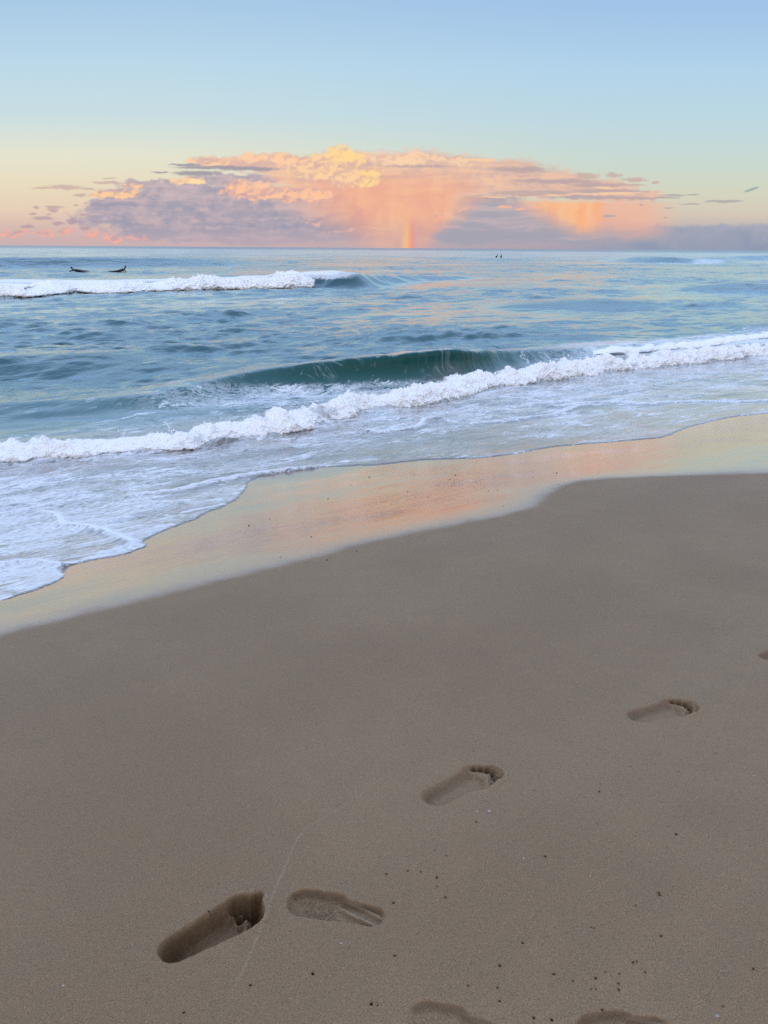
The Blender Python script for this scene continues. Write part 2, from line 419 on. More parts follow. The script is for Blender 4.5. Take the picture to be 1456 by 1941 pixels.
# ------------------------------------------------------------------ materials
def make_sand():
    m = mat('beach_sand')
    p, a, b = shore_coords()
    wet = attr('wet'); recess_shade = attr('recess_shade'); light = attr('dry_grain')
    ab = vxyz(a, b)
    g1 = noise(p, 400, 2, 0.6, dims='3D'); g2 = noise(p, 900, 1, 0.5, dims='3D')
    mott = noise(ab, 1.1, 4, 0.55); mott2 = noise(ab, 7.0, 3, 0.6)
    wn = noise(V.vm('ADD', ab, V.vm('MULTIPLY', V.vm('SUBTRACT', noise(ab, 5, 2, 0.5, color=True), (0.5,)*3), (0.1, 0.1, 0))), 9.0, 3, 0.6)
    w = (wet + (wn - 0.5) * 0.22 * (wet * (1.0 - wet) * 4.0)).clamp()
    dry = mix(mott.ss(0.3, 0.7), (0.214, 0.134, 0.067), (0.244, 0.156, 0.081))
    dry = mix(mott2.ss(0.3, 0.75) * 0.4, dry, (0.205, 0.133, 0.070))
    grain = (g1 - 0.5) * 2.3 + (g2 - 0.5) * 2.0
    dry = V.vm('MULTIPLY', dry, vxyz(grain + 1.0, grain + 1.0, grain + 1.0))
    dark = voronoi(p, 95, 'F1', dims='3D')
    dry = mix(dark.ss(0.16, 0.07) * g2.ss(0.45, 0.6) * 0.7, dry, (0.05, 0.045, 0.04))
    pale = voronoi(V.vm('ADD', p, (3.1, 1.7, 0.4)), 60, 'F1', dims='3D')
    dry = mix(pale.ss(0.10, 0.04) * 0.6, dry, (0.32, 0.27, 0.21))
    dry = mix(light * g1.ss(0.32, 0.58) * 0.9, dry, (0.34, 0.25, 0.16))
    dry = mix(recess_shade.min(0.9) * 0.9, dry, (0.112, 0.058, 0.022))  # brown shade painted into the colour of footprint recesses and air holes
    col = mix(w, dry, (0.165, 0.100, 0.062))
    dry = mix(recess_shade.ss(0.92, 1.0), dry, (0.030, 0.022, 0.015))
    # drainage streaks on the wet band, along the shore
    st = noise(vxyz(a * 1.6 + (mott - 0.5) * 1.2, b * 34.0), 1, 3, 0.55)
    st2 = noise(vxyz(a * 5.0, b * 90.0 + (mott - 0.5) * 10.0), 1, 2, 0.5)
    st3 = noise(vxyz(a * 0.5, b * 5.0), 1, 3, 0.5)
    n1 = bump(g1 * 0.7 + g2 * 0.3, 0.62 * (1.0 - w), 0.0035)
    n2 = bump(st * 0.5 + st2 * 0.22 + st3 * 0.6, w * 0.36, 0.005, n1)
    base = principled(Base_Color=col, Roughness=0.60, Specular_IOR_Level=0.42, Normal=n1)
    lw = V.nt.nodes.new('ShaderNodeFresnel'); lw.inputs['IOR'].default_value = 1.9
    V.put(lw.inputs['Normal'], n2)
    gl = glossy((0.97, 0.88, 0.78), w.ss(0.1, 1.0, 0.5, 0.10), n2)
    fac = ((V(lw.outputs[0]) * 1.65 + 0.04) * w.ss(0.02, 0.95)).clamp()
    out_surface(mixsh(fac, base, gl))
    return m
def make_water():
    m = mat('sea_water')
    p, a, b = shore_coords()
    foam = attr('foam'); body = attr('body', True); calm = attr('calm')
    ab = vxyz(a, b)
    dist = V.vm('LENGTH', p)
    warp = V.vm('SUBTRACT', noise(ab, 0.9, 3, 0.55, color=True), (0.5,) * 3)
    abw = V.vm('ADD', ab, V.vm('MULTIPLY', warp, (0.5, 0.35, 0)))
    r1 = noise(V.vm('MULTIPLY', abw, (1.3, 2.6, 0)), 1, 3, 0.55)
    r2 = noise(V.vm('MULTIPLY', abw, (4.5, 9.0, 0)), 1, 3, 0.6)
    r3 = noise(V.vm('MULTIPLY', abw, (0.25, 0.6, 0)), 1, 4, 0.6)
    film = noise(V.vm('MULTIPLY', abw, (7.0, 26.0, 0)), 1, 3, 0.6)
    slick = attr('slick'); chop = attr('chop')
    open_ = (1.0 - calm) * (1.0 - slick * 0.8)
    n = bump(r3, open_ * dist.ss(30, 120) * chop.ss(0.0, 0.6, 0.15, 0.7), 0.5)
    n = bump(r1, open_ * chop.ss(0.05, 0.6, 0.12, 0.8), 0.06, n)
    n = bump(r2, open_ * chop.ss(0.05, 0.6, 0.12, 0.6), 0.015, n)
    n = bump(film, calm * 0.5, 0.007, n)
    f0 = noise(ab, 1.4, 2, 0.5)
    # strands drawn up the steep face of a wave
    strand = noise(vxyz(a * 8.0 + b * 7.0 + (f0 - 0.5) * 5.0, b * 1.6 - a * 0.6), 1, 3, 0.55)
    n = bump(strand, slick * 0.8, 0.03, n)
    rough = dist.ss(10, 300, 0.10, 0.17) * open_.ss(0.1, 0.8, 0.6, 1.0)
    fr = V.nt.nodes.new('ShaderNodeFresnel'); V.put(fr.inputs['IOR'], 1.48 - slick * 0.22); V.put(fr.inputs['Normal'], n)
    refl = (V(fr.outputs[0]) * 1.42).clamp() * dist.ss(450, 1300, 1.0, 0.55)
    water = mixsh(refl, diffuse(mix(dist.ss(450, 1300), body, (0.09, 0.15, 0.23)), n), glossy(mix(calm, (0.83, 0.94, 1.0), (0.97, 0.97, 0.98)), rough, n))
    # foam: torn veils, ridged threads along the flow and a bubbly skin
    f1 = noise(V.vm('MULTIPLY', abw, (1.2, 3.0, 0)), 1, 6, 0.62)
    f2 = noise(V.vm('MULTIPLY', abw, (5.0, 14.0, 0)), 1, 5, 0.65, dist=0.5)
    f3 = noise(V.vm('MULTIPLY', ab, (17.0, 34.0, 0)), 1, 3, 0.6, dist=0.6)
    lvl = f1 * 0.5 + f2 * 0.35 + f3 * 0.15
    veil = (foam - 0.52 + (0.5 - lvl) * 3.0).ss(-0.18, 0.22)
    rid1 = ((f1 - 0.5).abs() * -22.0 + 1.0).clamp() * f2.ss(0.38, 0.58)
    rid2 = ((f2 - 0.5).abs() * -11.0 + 1.0).clamp() * f1.ss(0.36, 0.56)
    lace = rid1.max(rid2 * 0.75) * foam.ss(0.12, 0.5) * 0.8
    holes = 1.0 - f3.ss(0.50, 0.66) * 0.6
    mask = (veil * (f2.ss(0.25, 0.6, 1.0, 0.78)) * holes).max(lace)
    line = ((strand - 0.5).abs() * -26.0 + 1.0).clamp() * slick.ss(0.25, 0.7) * f1.ss(0.50, 0.66) * 0.18
    mask = (mask.max(foam.ss(0.9, 1.05)) * 0.97 * foam.ss(0.015, 0.08)).max(line).clamp()
    bub = voronoi(p, 80, 'F1', dims='3D'); bub2 = noise(p, 32, 3, 0.6, dims='3D')
    fn = bump(f1 * 0.6 + f2 * 0.8, 0.8, 0.02)
    fn = bump(bub2 * 0.8 - bub * 0.5, 0.6, 0.010, fn)
    fcol = mix((bub.ss(0.1, 0.6) * 0.25 + f2.ss(0.5, 0.72) * 0.25).clamp(), (0.88, 0.90, 0.925), (0.60, 0.65, 0.71))
    fsh = principled(Base_Color=fcol, Roughness=0.6, Specular_IOR_Level=0.3, Normal=fn)
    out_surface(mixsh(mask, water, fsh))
    return m
def make_foam():
    m = mat('white_foam')
    p = position(); thin = attr('thin')
    n1 = noise(p, 9, 4, 0.6, dims='3D'); n2 = noise(p, 40, 3, 0.6, dims='3D')
    col = mix(n2.ss(0.3, 0.7) * 0.25, (0.96, 0.955, 0.94), (0.76, 0.80, 0.85))
    n3 = noise(p, 95, 3, 0.65, dims='3D')
    nb = bump(n3, 0.35, 0.008, bump(n2 * 0.6 + n1, 0.5, 0.025))
    white = principled(Base_Color=col, Roughness=0.6, Specular_IOR_Level=0.3, Normal=nb)
    wat = principled(Base_Color=mix(n1.ss(0.3, 0.7), (0.36, 0.345, 0.33), (0.50, 0.51, 0.53)), Roughness=0.18, IOR=1.33, Normal=nb)
    out_surface(mixsh((thin * 1.5 - n1 * 0.9 - n2 * 0.45 + 0.17).ss(0.0, 0.6) * 0.8, white, wat))
    return m
def plain(name, c1, c2, scale=20, rough=0.6, spec=0.4):
    m = mat(name); p = position()
    n1 = noise(p, scale, 3, 0.6, dims='3D')
    out_surface(principled(Base_Color=mix(n1.ss(0.3, 0.7), c1, c2), Roughness=rough, Specular_IOR_Level=spec))
    return m
M_SAND = make_sand(); M_WATER = make_water(); M_FOAM = make_foam()
M_SHELL = plain('shell_white', (0.27, 0.23, 0.19), (0.42, 0.38, 0.32), 90, 0.5)
M_PEBBLE = plain('dark_pebble', (0.03, 0.025, 0.022), (0.075, 0.06, 0.05), 200, 0.5)
M_SUIT = plain('black_neoprene', (0.006, 0.007, 0.009), (0.012, 0.013, 0.016), 12, 0.55)
M_SKIN = plain('skin', (0.30, 0.16, 0.10), (0.36, 0.20, 0.13), 20, 0.55)
M_HAIR = plain('dark_hair', (0.012, 0.009, 0.007), (0.03, 0.02, 0.014), 60, 0.6)
M_BOARD = plain('board_white', (0.42, 0.43, 0.43), (0.5, 0.5, 0.49), 4, 0.3)
M_BOARD2 = plain('board_grey', (0.10, 0.11, 0.12), (0.14, 0.15, 0.16), 4, 0.35)
M_FIN = plain('fin_black', (0.02, 0.02, 0.02), (0.03, 0.03, 0.03), 4, 0.4)

# ------------------------------------------------------------------ sand
def profile(s):
    return np.where(s < 0, 0.75 - 0.04 * s, np.where(s < 2.5, 0.75 - 0.04 * s - 0.01 * s * s, np.where(s < 4, 0.5875 - 0.09 * (s - 2.5) - 0.07 / 3.0 * (s - 2.5) ** 2, np.where(s < 5, 0.40 - 0.16 * (s - 4), np.where(s < 8.2, 0.24 - 0.16 * (s - 5) + 0.025 * (s - 5) ** 2, -0.016 - 0.05 * (s - 8.2))))))
def sand_z(x, y):
    s = x * NX + y * NY; t = x * TX + y * TY
    z = np.maximum(profile(s), -1.6 - 0.002 * s)
    near_ = np.exp(-((x * x + y * y) / 900.0))
    z = z + near_ * (0.010 * fbm(t * 0.5, s * 0.8, oct=3, seed=3) + 0.0022 * fbm(t * 2.5, s * 3.5, oct=3, seed=5) * sstep(4.5, 3.0, s))
    return z
WETLINE = extend([(-1.973, 3.510), (-1.758, 3.649), (-1.536, 3.818), (-1.290, 3.980), (-1.030, 4.176), (-0.743, 4.364), (-0.434, 4.569), (-0.099, 4.848), (0.268, 5.031), (0.661, 5.244), (0.913, 5.387), (1.095, 5.528), (1.241, 5.758), (1.359, 6.027), (1.555, 6.316), (1.819, 6.460), (2.182, 6.445), (2.606, 6.358), (3.251, 6.241)], 14, 16)
EDGE = extend([(-2.291, 4.140), (-2.213, 4.211), (-2.138, 4.296), (-2.088, 4.448), (-2.072, 4.548), (-2.127, 4.696), (-2.197, 4.828), (-2.165, 4.884), (-2.036, 4.982), (-1.897, 5.068), (-1.793, 5.183), (-1.766, 5.310), (-1.847, 5.454), (-1.821, 5.557), (-1.760, 5.720), (-1.682, 5.904), (-1.593, 6.077), (-1.517, 6.338), (-1.421, 6.552), (-1.356, 6.845), (-1.356, 7.211), (-1.364, 7.571), (-1.168, 7.806), (-0.957, 7.928), (-0.683, 8.045), (-0.396, 8.083), (-0.050, 8.106), (0.419, 8.243), (0.769, 8.218), (1.118, 8.212), (1.527, 8.388), (1.910, 8.663), (2.233, 8.736), (2.613, 8.778), (3.017, 8.793), (3.317, 8.860), (3.789, 9.448), (4.308, 9.910), (4.803, 10.249), (5.249, 10.353)], 14, 16)
# footprints: heel point, toe point, half width, depth, kind
PRINTS = [
    ([(-0.524, 1.417), (-0.309, 1.563)], 0.068, 0.072, 'deep', 'deepest dark footprint with a crumbled toe end at lower left', 'bare'),
    ([(-0.224, 1.571), (0.004, 1.511)], 0.050, 0.016, 'shoe', 'shallow ribbed shoe print just right of the deepest footprint', 'shoe'),
    ([(0.155, 1.976), (0.370, 2.121)], 0.068, 0.024, 'toes', 'bare footprint with clear toe pits in the middle of the dry sand', 'bare'),
    ([(0.931, 2.421), (1.165, 2.499)], 0.066, 0.022, 'toes', 'farthest whole bare footprint, with a raised ring of sand behind the toes', 'bare'),
    ([(1.612, 2.855), (1.844, 2.961)], 0.056, 0.020, 'toes', 'heel end of a footprint cut by the right edge of the picture', 'bare'),
    ([(0.091, 1.226), (0.241, 1.184)], 0.050, 0.007, 'shoe', 'crumbly shallow shoe print at the bottom edge of the picture', 'shoe'),
    ([(0.448, 1.178), (0.611, 1.189)], 0.052, 0.010, 'shoe', 'brown rounded footprint cut by the bottom edge at the right', 'shoe'),
]
HOLES = [(p[0], p[1], p[2] * 0.00076) for p in
    [(q[0], q[1], r) for q, r in zip([(0.316, 2.231), (0.682, 1.986), (0.696, 2.025), (0.820, 2.113), (0.964, 2.078), (1.126, 2.178), (0.282, 1.856), (0.182, 1.718), (0.457, 1.705), (0.848, 1.782), (0.838, 1.816), (0.013, 1.656), (0.072, 1.666), (0.107, 1.661), (0.150, 1.638), (0.149, 1.606), (0.168, 1.568), (0.032, 1.554), (0.724, 1.564), (0.723, 1.557), (0.651, 1.523), (0.520, 1.458), (0.526, 1.456), (0.683, 1.428), (0.344, 1.416), (0.033, 1.389), (0.280, 1.354), (0.592, 1.354), (0.601, 1.357), (0.863, 1.332), (0.401, 1.327), (0.521, 1.330), (0.551, 1.324), (0.612, 1.327), (0.494, 1.314), (0.441, 1.308), (0.487, 1.286), (0.476, 1.286), (0.542, 1.299), (0.538, 1.283), (0.266, 1.261), (0.266, 1.295), (0.487, 1.234), (0.754, 1.238), (0.334, 1.218), (0.372, 1.212), (0.200, 1.303), (0.151, 1.742), (0.636, 1.837), (0.482, 2.002), (-0.302, 1.316), (-0.160, 1.344), (-0.021, 1.262), (-0.007, 1.258), (-0.440, 1.250), (-0.449, 1.539)],
    [3.2,4.2,2,2.2,3,3.4,4,2.4,4.6,5,2.2,4,3.6,3.2,4,2.4,3.8,4.4,4,4.4,2.4,2.2,2,4,3.6,3.6,4,3.4,2.6,3.4,4,2.4,2.6,3,4,2.6,2.2,2,3.2,3.8,3.2,2.6,3.6,2.2,4,4.4,2,2,2,2.2,4,5,5,2.6,3.4,3])]]
TRACK = [(-0.355, 1.219), (-0.341, 1.299), (-0.320, 1.385), (-0.303, 1.479), (-0.293, 1.566), (-0.279, 1.650), (-0.254, 1.785), (-0.223, 1.848), (-0.161, 1.918), (-0.074, 2.004), (0.018, 2.114)]
FAINT = [(-0.957, 2.211), (-0.811, 2.340), (-0.683, 2.534), (-0.590, 2.693), (-0.459, 2.829), (-0.279, 3.088), (-0.017, 3.325)]
def build_sand():
    C = 0.02
    def axis(lo, hi, far_lo, far_hi):
        mid = np.arange(round(lo / C), round(hi / C) + 1) * C
        up, st = [], C
        while (up[-1] if up else mid[-1]) < far_hi: st *= 1.045; up.append((up[-1] if up else mid[-1]) + st)
        dn, st = [], C
        while (dn[-1] if dn else mid[0]) > far_lo: st *= 1.045; dn.append((dn[-1] if dn else mid[0]) - st)
        return np.array(dn[::-1] + list(mid) + up), len(dn)
    xs, i0 = axis(-2.5, 4.0, -120, 120)
    ys, j0 = axis(0.8, 6.8, -60, 90)
    GX, GY = np.meshgrid(xs, ys, indexing='ij')
    GZ = sand_z(GX, GY)
    nx, ny = len(xs), len(ys)
    level = np.zeros((nx - 1, ny - 1), int)
    cxs = (xs[:-1] + xs[1:]) / 2; cys = (ys[:-1] + ys[1:]) / 2
    CXm, CYm = np.meshgrid(cxs, cys, indexing='ij')
    reg = (CXm > -2.45) & (CXm < 3.95) & (CYm > 0.85) & (CYm < 6.7)
    def frame(pr):
        (h, t) = pr[0]; h = np.array(h); t = np.array(t); d = t - h; L = np.linalg.norm(d); return h, d / L, L
    for pr in PRINTS:
        h, d, L = frame(pr)
        u = (CXm - h[0]) * d[0] + (CYm - h[1]) * d[1]; v = -(CXm - h[0]) * d[1] + (CYm - h[1]) * d[0]
        level[reg & (u > -0.09) & (u < L + 0.1) & (abs(v) < 0.11)] = 12
    tr = catmull(TRACK, 6); ft = catmull(FAINT, 6)
    dt = near(CXm, CYm, tr)[0]
    level[reg & (dt < 0.035)] = 12
    for (hx, hy, r) in HOLES:
        level[reg & (abs(CXm - hx) < 0.021) & (abs(CYm - hy) < 0.021)] = 24
    # vertices on a 1/24-cell lattice so refined cells weld to their neighbours
    keys, X, Y, Z, B = [], [], [], [], []
    quads = []
    ii, jj = np.meshgrid(np.arange(nx), np.arange(ny), indexing='ij')
    BIG = ny * 24 + 25
    base_key = (ii * 24) * BIG + jj * 24
    keys.append(base_key.ravel()); X.append(GX.ravel()); Y.append(GY.ravel()); Z.append(GZ.ravel())
    c = np.argwhere(level == 0)
    k = lambda i, j: (i * 24) * BIG + j * 24
    quads.append(np.stack([k(c[:, 0], c[:, 1]), k(c[:, 0] + 1, c[:, 1]), k(c[:, 0] + 1, c[:, 1] + 1), k(c[:, 0], c[:, 1] + 1)], 1))
    for m in (12, 24):
        c = np.argwhere(level == m)
        if not len(c): continue
        a, b = np.meshgrid(np.arange(m + 1), np.arange(m + 1), indexing='ij')
        I = c[:, 0][:, None, None]; J = c[:, 1][:, None, None]
        fa, fb = a / m, b / m
        x = xs[I] * (1 - fa) + xs[I + 1] * fa; y = ys[J] * (1 - fb) + ys[J + 1] * fb
        z = GZ[I, J] * (1 - fa) * (1 - fb) + GZ[I + 1, J] * fa * (1 - fb) + GZ[I, J + 1] * (1 - fa) * fb + GZ[I + 1, J + 1] * fa * fb
        kk = (I * 24 + a * (24 // m)) * BIG + J * 24 + b * (24 // m)
        keys.append(kk.ravel()); X.append(x.ravel()); Y.append(y.ravel()); Z.append(z.ravel())
        q = np.stack([kk[:, :-1, :-1], kk[:, 1:, :-1], kk[:, 1:, 1:], kk[:, :-1, 1:]], -1)
        quads.append(q.reshape(-1, 4))
    keys = np.concatenate(keys); X = np.concatenate(X); Y = np.concatenate(Y); Z = np.concatenate(Z)
    uk, first = np.unique(keys, return_index=True)
    X, Y, Z = X[first], Y[first], Z[first]
    F = np.searchsorted(uk, np.concatenate(quads))
    recess_shade = np.zeros(len(X)); grain = np.zeros(len(X)); label = np.zeros(len(X), int)
    # swash line: a thread of grains left by the last high wave
    mk = (X > -1.5) & (X < 1.5) & (Y > 0.8) & (Y < 3.4)
    idx = np.where(mk)[0]; x, y = X[idx], Y[idx]
    d, sg, _, arc = near(x, y, tr)
    wob = 0.004 * perlin(arc * 30, arc * 0, seed=4) + 0.006 * perlin(arc * 7, arc * 0, seed=9)
    q = d * sg + wob
    fade = sstep(0.0, 0.15, arc) * sstep(1.15, 0.55, arc)
    g = np.exp(-(q / 0.0036) ** 2) * fade * (0.55 + 0.9 * np.clip(perlin(x * 180, y * 180, seed=6) + 0.2, 0, 1))
    Z[idx] += 0.0022 * g; grain[idx] += 0.85 * g
    d2 = near(x, y, ft)[0]
    grain[idx] += 0.0
    # footprints
    for n, pr in enumerate(PRINTS):
        h, dv, L = frame(pr); W, D, kind = pr[1], pr[2], pr[3]
        idx = np.where((abs(X - h[0] - dv[0] * L / 2) < 0.32) & (abs(Y - h[1] - dv[1] * L / 2) < 0.32))[0]
        x, y = X[idx], Y[idx]
        u = ((x - h[0]) * dv[0] + (y - h[1]) * dv[1]) / L; v = -(x - h[0]) * dv[1] + (y - h[1]) * dv[0]
        flip = -1 if kind != 'shoe' else 1
        v = v * flip
        u2 = u + 0.012 * perlin(x * 40, y * 40, seed=20 + n); v2 = v + 0.0022 * fbm(x * 55, y * 55, oct=3, seed=30 + n)
        def circ(cu, cv, r): return np.sqrt(((u2 - cu) * L) ** 2 + (v2 - cv) ** 2) - r
        def cap(u0, v0, r0, u1, v1, r1):
            ax, ay = (u2 - u0) * L, v2 - v0; bx, by = (u1 - u0) * L, v1 - v0
            t = np.clip((ax * bx + ay * by) / (bx * bx + by * by), 0, 1)
            return np.sqrt((ax - t * bx) ** 2 + (ay - t * by) ** 2) - (r0 + t * (r1 - r0))
        if kind == 'shoe':
            sd = np.minimum(cap(0.10, 0.0, W * 0.95, 0.42, 0.003, W * 0.95), cap(0.42, 0.0, W * 0.78, 0.88, -0.004, W * 0.66))
        else:
            sd = np.minimum(cap(0.08, 0, W * 0.66, 0.42, -0.003, W * 0.68), cap(0.42, -0.003, W * 0.68, 0.74, -0.003, W * 0.90))
            sd = np.minimum(sd, cap(0.74, 0.0, W * 0.96, 0.90, 0.010, W * 0.62))
            if kind == 'deep':
                sd = np.minimum(cap(0.09, 0.004, W * 0.62, 0.50, 0.0, W * 0.78), cap(0.50, 0.0, W * 0.78, 0.76, -0.006, W * 0.90))
                sd = np.minimum(sd, cap(0.78, -0.010, W * 0.80, 0.985, -0.030, W * 0.22))
            for (cu, cv, r) in [] if kind == 'deep' else [(0.985, 0.024, 0.0155), (1.0, 0.001, 0.0115), (0.965, -0.017, 0.0105), (0.915, -0.031, 0.0095), (0.855, -0.043, 0.009)]:
                sd = np.minimum(sd, circ(cu, cv, r))
        n1 = fbm(x * 70, y * 70, oct=3, seed=40 + n); n2 = fbm(x * 240, y * 240, oct=2, seed=60 + n)
        if kind == 'shoe':
            dep = D * sstep(0.003, -0.010, sd)
            ins = sstep(0.0, -0.012, sd)
            heel = sstep(0.50, 0.42, u2)
            crumb = np.clip(np.abs(n1) * 1.5 - 0.25, 0, 1) * heel + 0.25 * np.clip(n2, 0, 1)
            bars = 0.5 + 0.5 * np.sin(((v2 * 0.8 + (u2 - 0.5) * L * 0.25)) * 2 * math.pi / 0.024)
            tread = sstep(0.55, 0.85, bars) * sstep(0.47, 0.55, u2) + 0.8 * np.exp(-((u2 - 0.47 - v2 * 2.0) / 0.012) ** 2)
            dep = dep - ins * D * (0.75 * crumb + 0.55 * tread) + 0.002 * ins * n2
            rim = np.exp(-((sd - 0.008) / 0.006) ** 2) * 0.0022 * (0.4 + np.clip(n1, 0, 1) * 1.6)
            gr = ins * (0.5 * crumb + 0.5 * tread) + rim * 60
            dm = sstep(0.002, -0.004, sd) * sstep(-0.035, -0.012, sd) * sstep(0.004, 0.02, v * flip) * 0.75  # shade painted along the far edge of the print
        else:
            wall = 0.030 if kind == 'toes' else 0.024
            toe_end = sstep(0.66, 0.80, u2)
            wl = (wall * sstep(-0.02, 0.02, v * flip) + 0.011 * sstep(0.02, -0.02, v * flip)) * (1 - 0.45 * toe_end)
            floor = 0.80 + 0.25 * np.exp(-((u2 - 0.05) / 0.2) ** 2)
            dep = D * floor * sstep(0.004, -1, sd / wl) if False else D * floor * sstep(0.3, -0.9, sd / wl)
            ins = sstep(0.0, -0.6, sd / wl)
            # mound thrown up behind the toes, then the toe pits
            mound = np.exp(-((u2 - (0.80 if kind == 'toes' else 0.74) - 0.06 * np.cos(v2 * 60)) / 0.045) ** 2) * ins
            pits = 0
            for (cu, cv, r) in [(0.80, -0.026, 0.016), (0.87, -0.026, 0.018), (0.93, -0.024, 0.015), (0.90, 0.006, 0.012)] if kind == 'deep' else [(0.965, 0.026, 0.0145), (0.99, -0.001, 0.0088), (0.955, -0.020, 0.0082), (0.90, -0.036, 0.0078), (0.83, -0.049, 0.0074)]:
                pits = np.maximum(pits, np.exp(-(np.maximum(circ(cu, cv, 0), 0) / r) ** 4))
            dep = dep - D * (0.75 if kind == 'toes' else 0.45) * mound * (0.75 + 0.6 * n1) + (0.026 if kind == 'toes' else 0.055) * pits * sstep(0.004, -0.006, sd)
            dep = dep + ins * 0.0022 * n1
            dep = dep + ins * toe_end * 0.35 * D * np.clip(n1, -0.7, 0.7) + 0.0012 * ins * n2
            if kind == 'deep':
                dep = dep + 0.004 * np.exp(-((sd + 0.002) / 0.0022) ** 2) * sstep(0.0, 0.25, perlin(x * 38, y * 38, seed=77)) * sstep(0.25, 0.4, u2) * sstep(0.8, 0.7, u2) * (v * flip > 0)
            front = sstep(0.55, 0.95, u2)
            rim = np.exp(-((sd - 0.009) / 0.008) ** 2) * (0.0014 + 0.0075 * front * (0.3 + np.clip(n1 + 0.2, 0, 1) * 1.4))
            gr = np.clip(rim - 0.0015, 0, 1) * 140 * front + mound * 0.25 + (0.5 * ins * sstep(0.84, 0.9, u2) * (1 - pits) if kind == 'toes' else 0)
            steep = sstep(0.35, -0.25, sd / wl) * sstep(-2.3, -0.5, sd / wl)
            dm = np.clip(steep * sstep(-0.010, 0.02, v * flip) * (0.55 if kind == 'toes' else 0.9) + 0.7 * pits * sstep(0.004, -0.006, sd) + (0.6 if kind == 'deep' else 0.0) * ins, 0, 0.9)  # shade painted on the far wall, toe pits and deep floor
        Z[idx] += rim - dep
        recess_shade[idx] = np.maximum(recess_shade[idx], dm); grain[idx] = np.maximum(grain[idx], np.clip(gr, 0, 0.8))
        mark = sd < 0.006
        label[idx[mark]] = n + 1
    for k, (hx, hy, r) in enumerate(HOLES):
        idx = np.where((abs(X - hx) < 0.03) & (abs(Y - hy) < 0.03))[0]
        x, y = X[idx] - hx, Y[idx] - hy
        ang = np.arctan2(y, x)
        d = np.sqrt(x * x + y * y) * (1 + 0.13 * np.sin(ang * 2 + k) + 0.07 * np.sin(ang * 5 + 2 * k))
        Z[idx] += -r * 3.6 * sstep(1.05, 0.62, d / r) + 0.0016 * np.exp(-((d / r - 1.5) / 0.42) ** 2)
        recess_shade[idx] = np.maximum(recess_shade[idx], sstep(1.15, 0.8, d / r))  # inside of the hole painted dark as shade
        sel = d < r * 1.7
        label[idx[sel]] = 100 + k
    wd = np.where((abs(X) < 30) & (abs(Y) < 40))[0]
    wet = (X * NX + Y * NY > 4.2).astype(float)
    sd = seaward(X[wd], Y[wd], WETLINE)
    tt = X[wd] * TX + Y[wd] * TY; ss_ = X[wd] * NX + Y[wd] * NY
    sd = sd + 0.03 * fbm(tt * 4, ss_ * 4, oct=3, seed=8)
    wet[wd] = sstep(-0.10, 0.16, sd) * 0.75 + 0.25 * sstep(-0.02, 0.5, sd)
    Vv = np.stack([X, Y, Z], 1)
    N = vnormals(Vv, F)
    fl = label[F]; fl = np.where((fl == fl[:, :1]).all(1), fl[:, 0], 0)
    A = {'wet': wet, 'recess_shade': recess_shade, 'dry_grain': grain}
    def part(sel, name):
        v, f, n_, a_ = pick(Vv, F, N, A, sel)
        return new_mesh(name, v, f, [M_SAND], n_, a_)
    tag(part(fl == 0, 'sand'), kind='structure')
    for n, pr in enumerate(PRINTS):
        if (fl == n + 1).sum() < 4: continue
        o = part(fl == n + 1, 'footprint'); recentre(o)
        tag(o, pr[4], 'footprint', 'footprints across the dry sand')
    for k in range(len(HOLES)):
        if (fl == 100 + k).sum() < 4: continue
        o = part(fl == 100 + k, 'sand_hole'); recentre(o)
        tag(o, 'tiny round dark air hole in the smooth dry sand', 'sand hole', 'air holes dotted over the dry sand')
build_sand()
def ground_at(x, y): return float(sand_z(np.array([x]), np.array([y]))[0])
def chip(name, x, y, size, m, label, cat, group, flat=0.4):
    """an angular broken bit lying on the sand"""
    import bmesh
    bm = bmesh.new(); bmesh.ops.create_icosphere(bm, subdivisions=2, radius=1)
    sx, sy = size * rng.uniform(0.8, 1.3), size * rng.uniform(0.5, 0.9)
    off = rng.uniform(0, 50)
    for v in bm.verts:
        k = 1 + 0.45 * float(perlin(np.array([v.co.x * 1.3 + off]), np.array([v.co.y * 1.3]), np.array([v.co.z * 1.3]))[0])
        v.co.x *= sx * k; v.co.y *= sy * k; v.co.z *= size * flat * k
    me = bpy.data.meshes.new(name); bm.to_mesh(me); bm.free(); me.materials.append(m)
    o = bpy.data.objects.new(name, me); COL.objects.link(o)
    o.location = (x, y, ground_at(x, y) + size * flat * 0.35); o.rotation_euler = (rng.uniform(-.2, .2), rng.uniform(-.2, .2), rng.uniform(0, 6.28))
    return tag(o, label, cat, group)
for (x, y), s, lb in zip([(0.289, 1.904), (0.326, 1.905), (0.396, 1.700), (0.732, 1.216), (-0.741, 1.325), (-1.283, 3.101), (-1.609, 2.926), (-0.098, 1.430)], [4, 6.5, 4, 4.5, 4, 4.5, 4.5, 3.5],
    ['small pale shell chip left of the brightest chip, below the middle footprint', 'brightest white shell chip lying below the middle footprint', 'white shell speck beside the large air hole in the middle of the sand', 'white shell chip near the bottom right corner of the sand',
     'white shell speck left of the deepest footprint, near the bottom left', 'white shell speck on plain sand below the wet band, second from the left edge', 'white shell speck nearest the left edge, just below the wet band', 'white shell speck just under the ribbed shoe print']):
    chip('shell_chip', x, y, s * 0.001, M_SHELL, lb, 'shell', 'white shell chips on the dry sand', 0.35)
